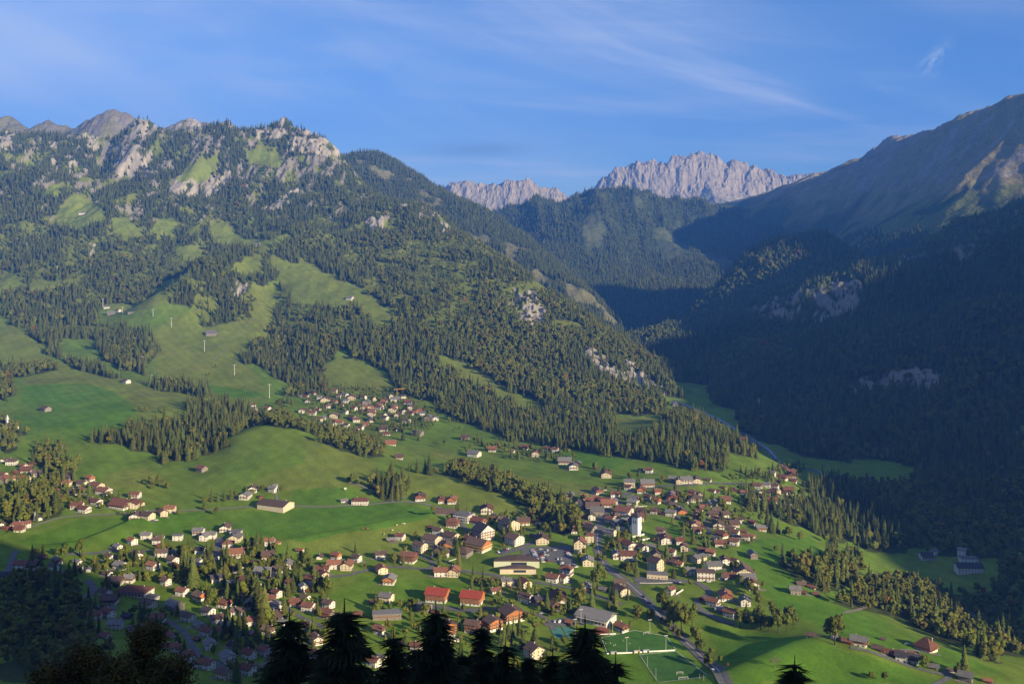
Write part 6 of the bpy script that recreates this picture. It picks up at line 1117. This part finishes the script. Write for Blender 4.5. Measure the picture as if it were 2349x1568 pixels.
rail('fence', [tv(13,690,775), tv(13,790,930), tv(13,940,1145)], 1.2, 'dark green wire fence along the left side of the lower pitch', 'fence', mat('fence_green', (.05,.09,.05)))
rail('fence', [tv(13,1060,590), tv(13,1180,670), tv(13,1260,720)], 2.2, 'green netting fence at the right corner of the upper pitch', 'fence', mat('netting_green', (.06,.3,.16)))
rail('wall', [tv(10,1180,665), tv(10,1275,605)], 1.4, 'white garden wall running up to the striped-roof house', 'wall', WALL['w'], solid=True, thick=.2)
rail('retaining_wall', [tv(10,690,515), tv(10,900,518), tv(10,1250,505)], 1.1, 'concrete wall below the forecourt of the tall cream hotel', 'wall', M_STONE, solid=True, thick=.2)
rail('churchyard_wall', [tv(9,1180,1030), tv(9,1280,1020), tv(9,1400,985)], 2.0, 'white wall of the churchyard at the foot of the tower', 'wall', WALL['w'], solid=True, thick=.25)
rail('churchyard_wall', [tv(9,1250,1098), tv(9,1380,1085), tv(9,1490,1065)], 1.8, 'lower white terrace wall before the church', 'wall', WALL['w'], solid=True, thick=.25)
rail('retaining_wall', [tv(14,1760,745), tv(14,1830,722), tv(14,1880,718)], 1.5, 'pale wall along the lane at the edge of the long meadow', 'wall', M_STONE, solid=True, thick=.2)
rail('retaining_wall', [tv(9,1210,490), tv(9,1440,475)], 1.2, 'pale wall above the green slope behind the church', 'wall', M_STONE, solid=True, thick=.2)
rail('wall', [tv(14,270,1435), tv(14,380,1400)], 1.0, 'pale path wall on the lawn below the timber-fronted hotel', 'wall', M_STONE, solid=True, thick=.2)
def dugout(u, v, m, lab):
    p = at(u, v)[0]; r = bpy.data.objects.new('dugout', None); COL.objects.link(r); r.location = tuple(p); r.rotation_euler = (0,0,R(8)); mb = MB(); mb.box(-2.4,2.4,.8,.95,0,2.2); mb.box(-2.5,-2.35,-.7,.95,0,2.2); mb.box(2.35,2.5,-.7,.95,0,2.2); mb.obj('wall',[m],r); mb = MB(); mb.box(-2.7,2.7,-.9,1.1,2.21,2.4); mb.obj('roof',[m],r); tag(r, lab, 'dugout', 'dugouts at the football pitch')
dugout(*tv(13,342,762), M_STONE, 'grey dugout at the left end of the white rail'); dugout(*tv(13,655,748), WALL['c'], 'beige dugout at the middle of the white rail'); dugout(*tv(13,778,738), M_METAL, 'bluish grey dugout right of the beige one')
def pylon(u, v, h, lab):
    p = at(u, v)[0]; r = bpy.data.objects.new('lift_pylon', None); COL.objects.link(r); r.location = tuple(p); mb = MB(); mb.tube((0,0,-1), (0,0,h), .75, .5, 8); mb.obj('mast', [M_METAL], r)
    mb = MB(); mb.box(-3.4, 3.4, -.3, .3, h-.2, h+.4); mb.obj('crossarm', [M_METAL], r)
    for s in (-1, 1): mb = MB(); mb.box(s*3.1-.3, s*3.1+.3, -1.8, 1.8, h-.8, h-.25); mb.obj('sheave_train', [M_METAL], r)
    tag(r, lab, 'lift pylon', 'chairlift pylons up the mountain')
for u, v, h, lab in [(618,913,27,'lowest chairlift pylon, tall and white above the upper hamlet'),(538,860,22,'white lift pylon on the pasture left of the wooded gully'),(469,806,25,'white lift pylon below the grey alpine hut'),(393,750,22,'lift pylon right of the station, at the wood edge'),(351,725,17,'lift pylon beside the small spruce group near the station'),(281,717,15,'short lift pylon right of the station huts'),(236,704,22,'lift pylon standing over the station huts'),(131,626,20,'lift pylon in the forest above the left pasture'),(62,572,20,'lift pylon in the high forest at the left'),(39,562,20,'highest lift pylon in the forest at the left edge'),(327,838,20,'lift pylon at the lower end of the dark wood'),(309,792,18,'lift pylon in the dark wood left of the pasture'),(346,880,18,'lift pylon above the tree-lined hut')]: pylon(u, v, h, lab)
def crane(u, v):
    p = at(u, v)[0]; s = p[1] / F; r = bpy.data.objects.new('tower_crane', None); COL.objects.link(r); r.location = tuple(p); m = mat('crane_yellow', (0.62, 0.38, 0.06)); h = 21 * s
    def lat(name, a, b, w):
        mb = MB(); a = Vector(a); b = Vector(b); d = (b - a).normalized(); x_ = d.orthogonal().normalized() * w; y_ = d.cross(x_); n = max(3, int((b - a).length / (w * 2.4)))
        cs = [x_ + y_, x_ - y_, -x_ - y_, -x_ + y_]
        for c in cs: mb.tube(a + c, b + c, .16, .16, 4)
        for k in range(n):
            for j in range(4): mb.tube(a.lerp(b, k / n) + cs[j], a.lerp(b, (k + 1) / n) + cs[(j + 1) % 4], .09, .09, 3)
        mb.obj(name, [m], r)
    lat('mast', (0,0,0), (0,0,h), .7); lat('jib', (-6*s,0,h), (20*s,0,h+1.6), .6); mb = MB(); mb.box(-6.5*s,-4.5*s,-.8,.8,h-1.5,h-.6); mb.obj('counterweight', [M_STONE], r); tag(r, 'yellow tower crane over the hillside building site', 'crane')
crane(*tv(5, 1828, 222))
def board(u, v):
    p = at(u, v)[0]; r = bpy.data.objects.new('notice_board', None); COL.objects.link(r); r.location = tuple(p); mb = MB(); mb.tube((-1,0,-.5),(-1,0,4),.1,.1); mb.tube((1,0,-.5),(1,0,4),.1,.1); mb.obj('post',[M_METAL],r); mb = MB(); mb.box(-1.7,1.7,-.06,.06,1.6,4.2); mb.obj('panel',[WALL['w']],r); tag(r, 'white board on posts in the meadow beside the gravel track', 'sign')
board(*tv(5, 1213, 1325))
def redbox(u, v):
    p = at(u, v)[0]; r = bpy.data.objects.new('bus_shelter', None); COL.objects.link(r); r.location = tuple(p); r.rotation_euler = (0,0,R(-20)); mb = MB(); mb.box(-1.9,1.9,1.1,1.3,0,2.7); mb.box(-1.9,-1.7,-1.2,1.1,0,2.7); mb.box(1.7,1.9,-1.2,1.1,0,2.7); mb.obj('wall',[M_REDP],r); mb = MB(); mb.box(-2.2,2.2,-1.5,1.5,2.71,2.95); mb.obj('roof',[M_REDP],r); mb = MB(); mb.box(-1.4,1.4,.6,1.05,.4,.5); mb.obj('bench',[M_RAIL],r); tag(r, 'small bright red shelter at the fork of the side lane', 'shelter')
redbox(*tv(10, 1518, 745))
# cows on the hill meadow
def cow_mesh(m1):
    mb = MB(); prof = [(-1.15,.95,.10),(-1.05,1.1,.32),(-.6,1.08,.40),(0,1.02,.44),(.6,1.06,.40),(.85,1.15,.30),(1.15,1.30,.17),(1.35,1.32,.17),(1.65,1.12,.10)]; n = 8
    for i, (x, z, r_) in enumerate(prof):
        for k in range(n): a = k * 2 * math.pi / n; mb.v.append((x, math.cos(a) * r_ * .72, z + math.sin(a) * r_))
    for i in range(len(prof) - 1):
        for k in range(n): mb.f.append((i*n+k, i*n+(k+1)%n, (i+1)*n+(k+1)%n, (i+1)*n+k)); mb.m.append(0)
    mb.f.append(tuple(range(n))[::-1]); mb.m.append(0); o = (len(prof)-1)*n; mb.f.append(tuple(range(o, o+n))); mb.m.append(0)
    for x in (-.85, .65):
        for y in (-.2, .2): mb.tube((x, y, .85), (x - .04, y, .42), .13, .075, 6); mb.tube((x - .04, y, .44), (x, y, 0), .07, .055, 6)
    mb.tube((-1.15,0,1.15), (-1.3,0,.45), .04, .03, 4)
    for s in (-1, 1): mb.tube((1.4, s*.13, 1.42), (1.38, s*.32, 1.40), .05, .03, 4); mb.tube((1.42, s*.1, 1.47), (1.45, s*.2, 1.64), .03, .01, 4)
    return mb.mesh('cow', [m1], True)
CW = cow_mesh(mat('pale_cow_coat', (.62,.52,.38), var=.2)); CB = cow_mesh(mat('brown_cow_coat', (.30,.15,.07), var=.3))
for a, b, m_, lab in [(935,90,CB,'light brown cow, left one of the three along the dark shadow band'),(968,80,CB,'light brown cow in the middle of the three along the shadow band'),(1000,88,CB,'light brown cow, right one of the three along the shadow band'),(1435,38,CW,'pale cow on the hill meadow, above the single house'),(1520,15,CW,'pale cow, left one of the top pair on the hill meadow'),(1550,18,CW,'pale cow, right one of the top pair on the hill meadow'),(1372,115,CW,'pale cow standing alone in the middle of the hill meadow'),(1245,170,CW,'pale cow lowest on the hill meadow with a clear shadow')]:
    p = at(*tv(6, a, b))[0]; o = bpy.data.objects.new('cow', m_); COL.objects.link(o); o.location = tuple(p); o.rotation_euler = (0,0,rg.uniform(0,6.28)); o.scale = (1.25,)*3; tag(o, lab, 'cow', 'cows on the hill meadow')
# players
def person(u, v, col, rz, lab, st):
    p = at(u, v)[0]; me = bpy.data.meshes.new('body')
    V = [(0,0,.95),(0,0,1.2),(0,0,1.42),(0,0,1.55),(0,0.02,1.68),(.1,0,.92),(.12,-.12*st,.5),(.13,.05*st,.06),(.14,-.12+.05*st,.03),(-.1,0,.92),(-.12,.18*st,.52),(-.13,.32*st,.12),(-.13,.2*st,.06),(.2,0,1.4),(.3,.12*st,1.14),(.32,-.05,.95),(-.2,0,1.4),(-.3,-.12*st,1.14),(-.32,-.2*st,.98)]
    E = [(0,1),(1,2),(2,3),(3,4),(0,5),(5,6),(6,7),(7,8),(0,9),(9,10),(10,11),(11,12),(2,13),(13,14),(14,15),(2,16),(16,17),(17,18)]; rad = [.15,.16,.15,.06,.11,.1,.065,.045,.03,.1,.065,.045,.03,.06,.045,.035,.06,.045,.035]
    me.from_pydata(V, E, []); o = bpy.data.objects.new('person', me); COL.objects.link(o); md = o.modifiers.new('skin', 'SKIN')
    for i, s in enumerate(me.skin_vertices[0].data): s.radius = (rad[i], rad[i]); s.use_root = i == 0
    o.modifiers.new('smooth', 'SUBSURF').levels = 1; me.materials.append(col); o.location = tuple(p + np.array([0, 0, .2])); o.rotation_euler = (0,0,R(rz)); tag(o, lab, 'person', 'players on the upper pitch')
M_KIT = mat('light_sportswear', (.65,.62,.55), var=.2, scale=2)
for i, (a, b, st, lab) in enumerate([(235,632,1,'person in light sportswear, leftmost on the upper football pitch'),(298,622,-1,'person in light sportswear walking, second from the left on the upper pitch'),(340,658,1,'person in light sportswear, left one of the close pair on the upper pitch'),(362,652,-1,'person in light sportswear, right one of the close pair on the upper pitch'),(467,590,1,'person in light sportswear farthest back on the upper pitch'),(558,632,.6,'person in light sportswear just right of the left floodlight mast')]): person(*tv(13, a, b), M_KIT, 70 * i, lab, st)
# ---------------------------------------------------------------- labels that single things out
MARKS = [(1460,1225,'the church'),(1250,1270,'the big car park'),(1185,1305,'the curved hall'),(1500,1500,'the football pitches'),(1028,1390,'the twin apartment blocks'),(632,1172,'the cream meadow barn'),(915,905,'the yellow crane'),(400,1010,'the dark hollow wood'),(325,1372,'the long shaded white school'),(1565,1440,'the giant round roadside tree'),(1780,1440,'the round meadow copse'),(2115,1490,'the orange hipped farmhouse'),(1777,1525,'the bare pale tree'),(83,1190,'the little chapel'),(24,980,'the left edge chapel'),(1385,1435,'the sports hall'),(1505,1325,'the tall cream hotel'),(1070,1245,'the timber-fronted hotel'),(1685,1190,'the far yellow tree'),(2110,1300,'the pale works buildings'),(815,1160,'the lone white farmhouse'),(270,712,'the lift station'),(1545,930,'the rocky mountain nose'),(1760,1110,'the green spur road'),(1780,1140,'the far right hamlet'),(700,1330,'the oval green meadow'),(430,1340,'the tall garden spruces'),(600,1430,'the shadow-edge spruce row'),(440,1490,'the shaded winding lane'),(1000,1170,'the field road bend'),(1130,1030,'the high hedge line'),(140,1120,'the left edge hamlet'),(800,940,'the upper hamlet centre'),(1560,1140,'the gardens behind the church'),(1620,1230,'the row of orange houses'),(660,1270,'the lower hill-meadow edge'),(1300,1200,'the leafy village wood'),(860,1410,'the near spruce tops')]
ORD = ['nearest','second nearest','third nearest','fourth nearest','fifth nearest','sixth nearest','seventh nearest','eighth nearest','ninth nearest','tenth nearest'] + ['%dth nearest' % i for i in range(11, 90)]
WN = {'w':'white','c':'cream','b':'dark timber','o':'orange timber','g':'grey','r':'red-brown timber'}; RN = {'R':'red-brown','B':'brown','G':'grey','D':'dark slate','O':'orange'}
def proj(x, y, z): return CX + x / y * F, HY - z / y * F
def where(u, v):
    best = min(MARKS, key=lambda m: math.hypot(u - m[0], (v - m[1]) * 1.3)); du = u - best[0]; dv = v - best[1]
    d = ('right of' if du > 0 else 'left of') if abs(du) > abs(dv) * 1.1 else ('below' if dv > 0 else 'above')
    return best, d, math.hypot(du, dv)
def assign(items, noun_of):
    g = {}
    for it in items:
        m, d, r = where(*it['uv']); g.setdefault((noun_of(it), d, m[2]), []).append((r, id(it), it))
    for (n, d, m), l in g.items():
        l.sort(key=lambda q: q[0])
        for i, (_, _, it) in enumerate(l): it['lab'] = (n + ', ' + (ORD[i] + ' ' if len(l) > 1 else 'standing ') + d + ' ' + m)
auto = []
for h in HOUSES:
    z = h['o'].location.z
    if h['label']: tag(h['o'], h['label'], h['cat'], h['group'])
    else: h['uv'] = (h['u'], h['v']); auto.append(h)
assign(auto, lambda h: ' '.join(x for x in (h['sz'], WN[h['wall']], h['name'].replace('_', ' '), 'with', RN[h['roof']], 'roof') if x))
for h in auto: tag(h['o'], h['lab'], h['cat'], 'barns on the meadows' if h['cat'] == 'barn' else h['group'])
TN = {'s': 'spruce', 'b': 'leafy green tree', 'y': 'yellow-leaved tree', 'o': 'orange-leaved tree'}
for t in TREES: t['uv'] = proj(t['x'], t['y'], t['o'].location.z)
assign(TREES, lambda t: ('tall ' if t['s'] > 1.25 else ('small ' if t['s'] < .7 else 'middle-sized ')) + ('dark ' if t['kind'] == 's' else '') + TN[t['kind']])
for t in TREES: tag(t['o'], t['lab'], 'spruce' if t['kind'] == 's' else 'tree', 'garden and meadow trees of the village')
if stuffP:
    x = np.array([q[0] for q in stuffP]); y = np.array([q[1] for q in stuffP]); s = np.array([q[3] for q in stuffP]); var = np.array([{'s': 0, 'b': 1, 'y': 2, 'o': 3}[q[2]] for q in stuffP])
    q4 = [T(conifer, 16, 2.9, 10, 9, rg, 0, None), T(broadleaf, 11, 3.9, 130, rg, 1, None, size=.6), T(broadleaf, 10, 3.5, 120, rg, 2, None, size=.6), T(broadleaf, 8, 2.8, 100, rg, 3, None, size=.5)]
    scatter('garden_trees', q4, ALLM, np.stack([x, y, ground(x, y) - .2], 1), np.stack([s] * 3, 1), np.stack([x * 0, x * 0, NR.uniform(0, 6.28, len(x))], 1), var)
# ---------------------------------------------------------------- air
def haze():
    me = bpy.data.meshes.new('haze'); x0, x1, y0, y1, z0, z1 = -6500, 8500, -1700, 12500, -1600, 1500
    v = [(x, y, z) for x in (x0, x1) for y in (y0, y1) for z in (z0, z1)]
    me.from_pydata(v, [], [(0,1,3,2),(4,6,7,5),(0,4,5,1),(2,3,7,6),(0,2,6,4),(1,5,7,3)]); me.update()
    m = bpy.data.materials.new('haze_air'); m.use_nodes = True; t = m.node_tree; t.nodes.clear()
    o_ = t.nodes.new('ShaderNodeOutputMaterial'); p = t.nodes.new('ShaderNodeVolumePrincipled')
    p.inputs['Color'].default_value = (0.08, 0.29, 1.0, 1); p.inputs['Density'].default_value = HAZE; p.inputs['Anisotropy'].default_value = 0.0
    t.links.new(p.outputs[0], o_.inputs['Volume']); me.materials.append(m)
    o = bpy.data.objects.new('haze', me); COL.objects.link(o); tag(o, kind='stuff')
HAZE = 0.000084
haze()
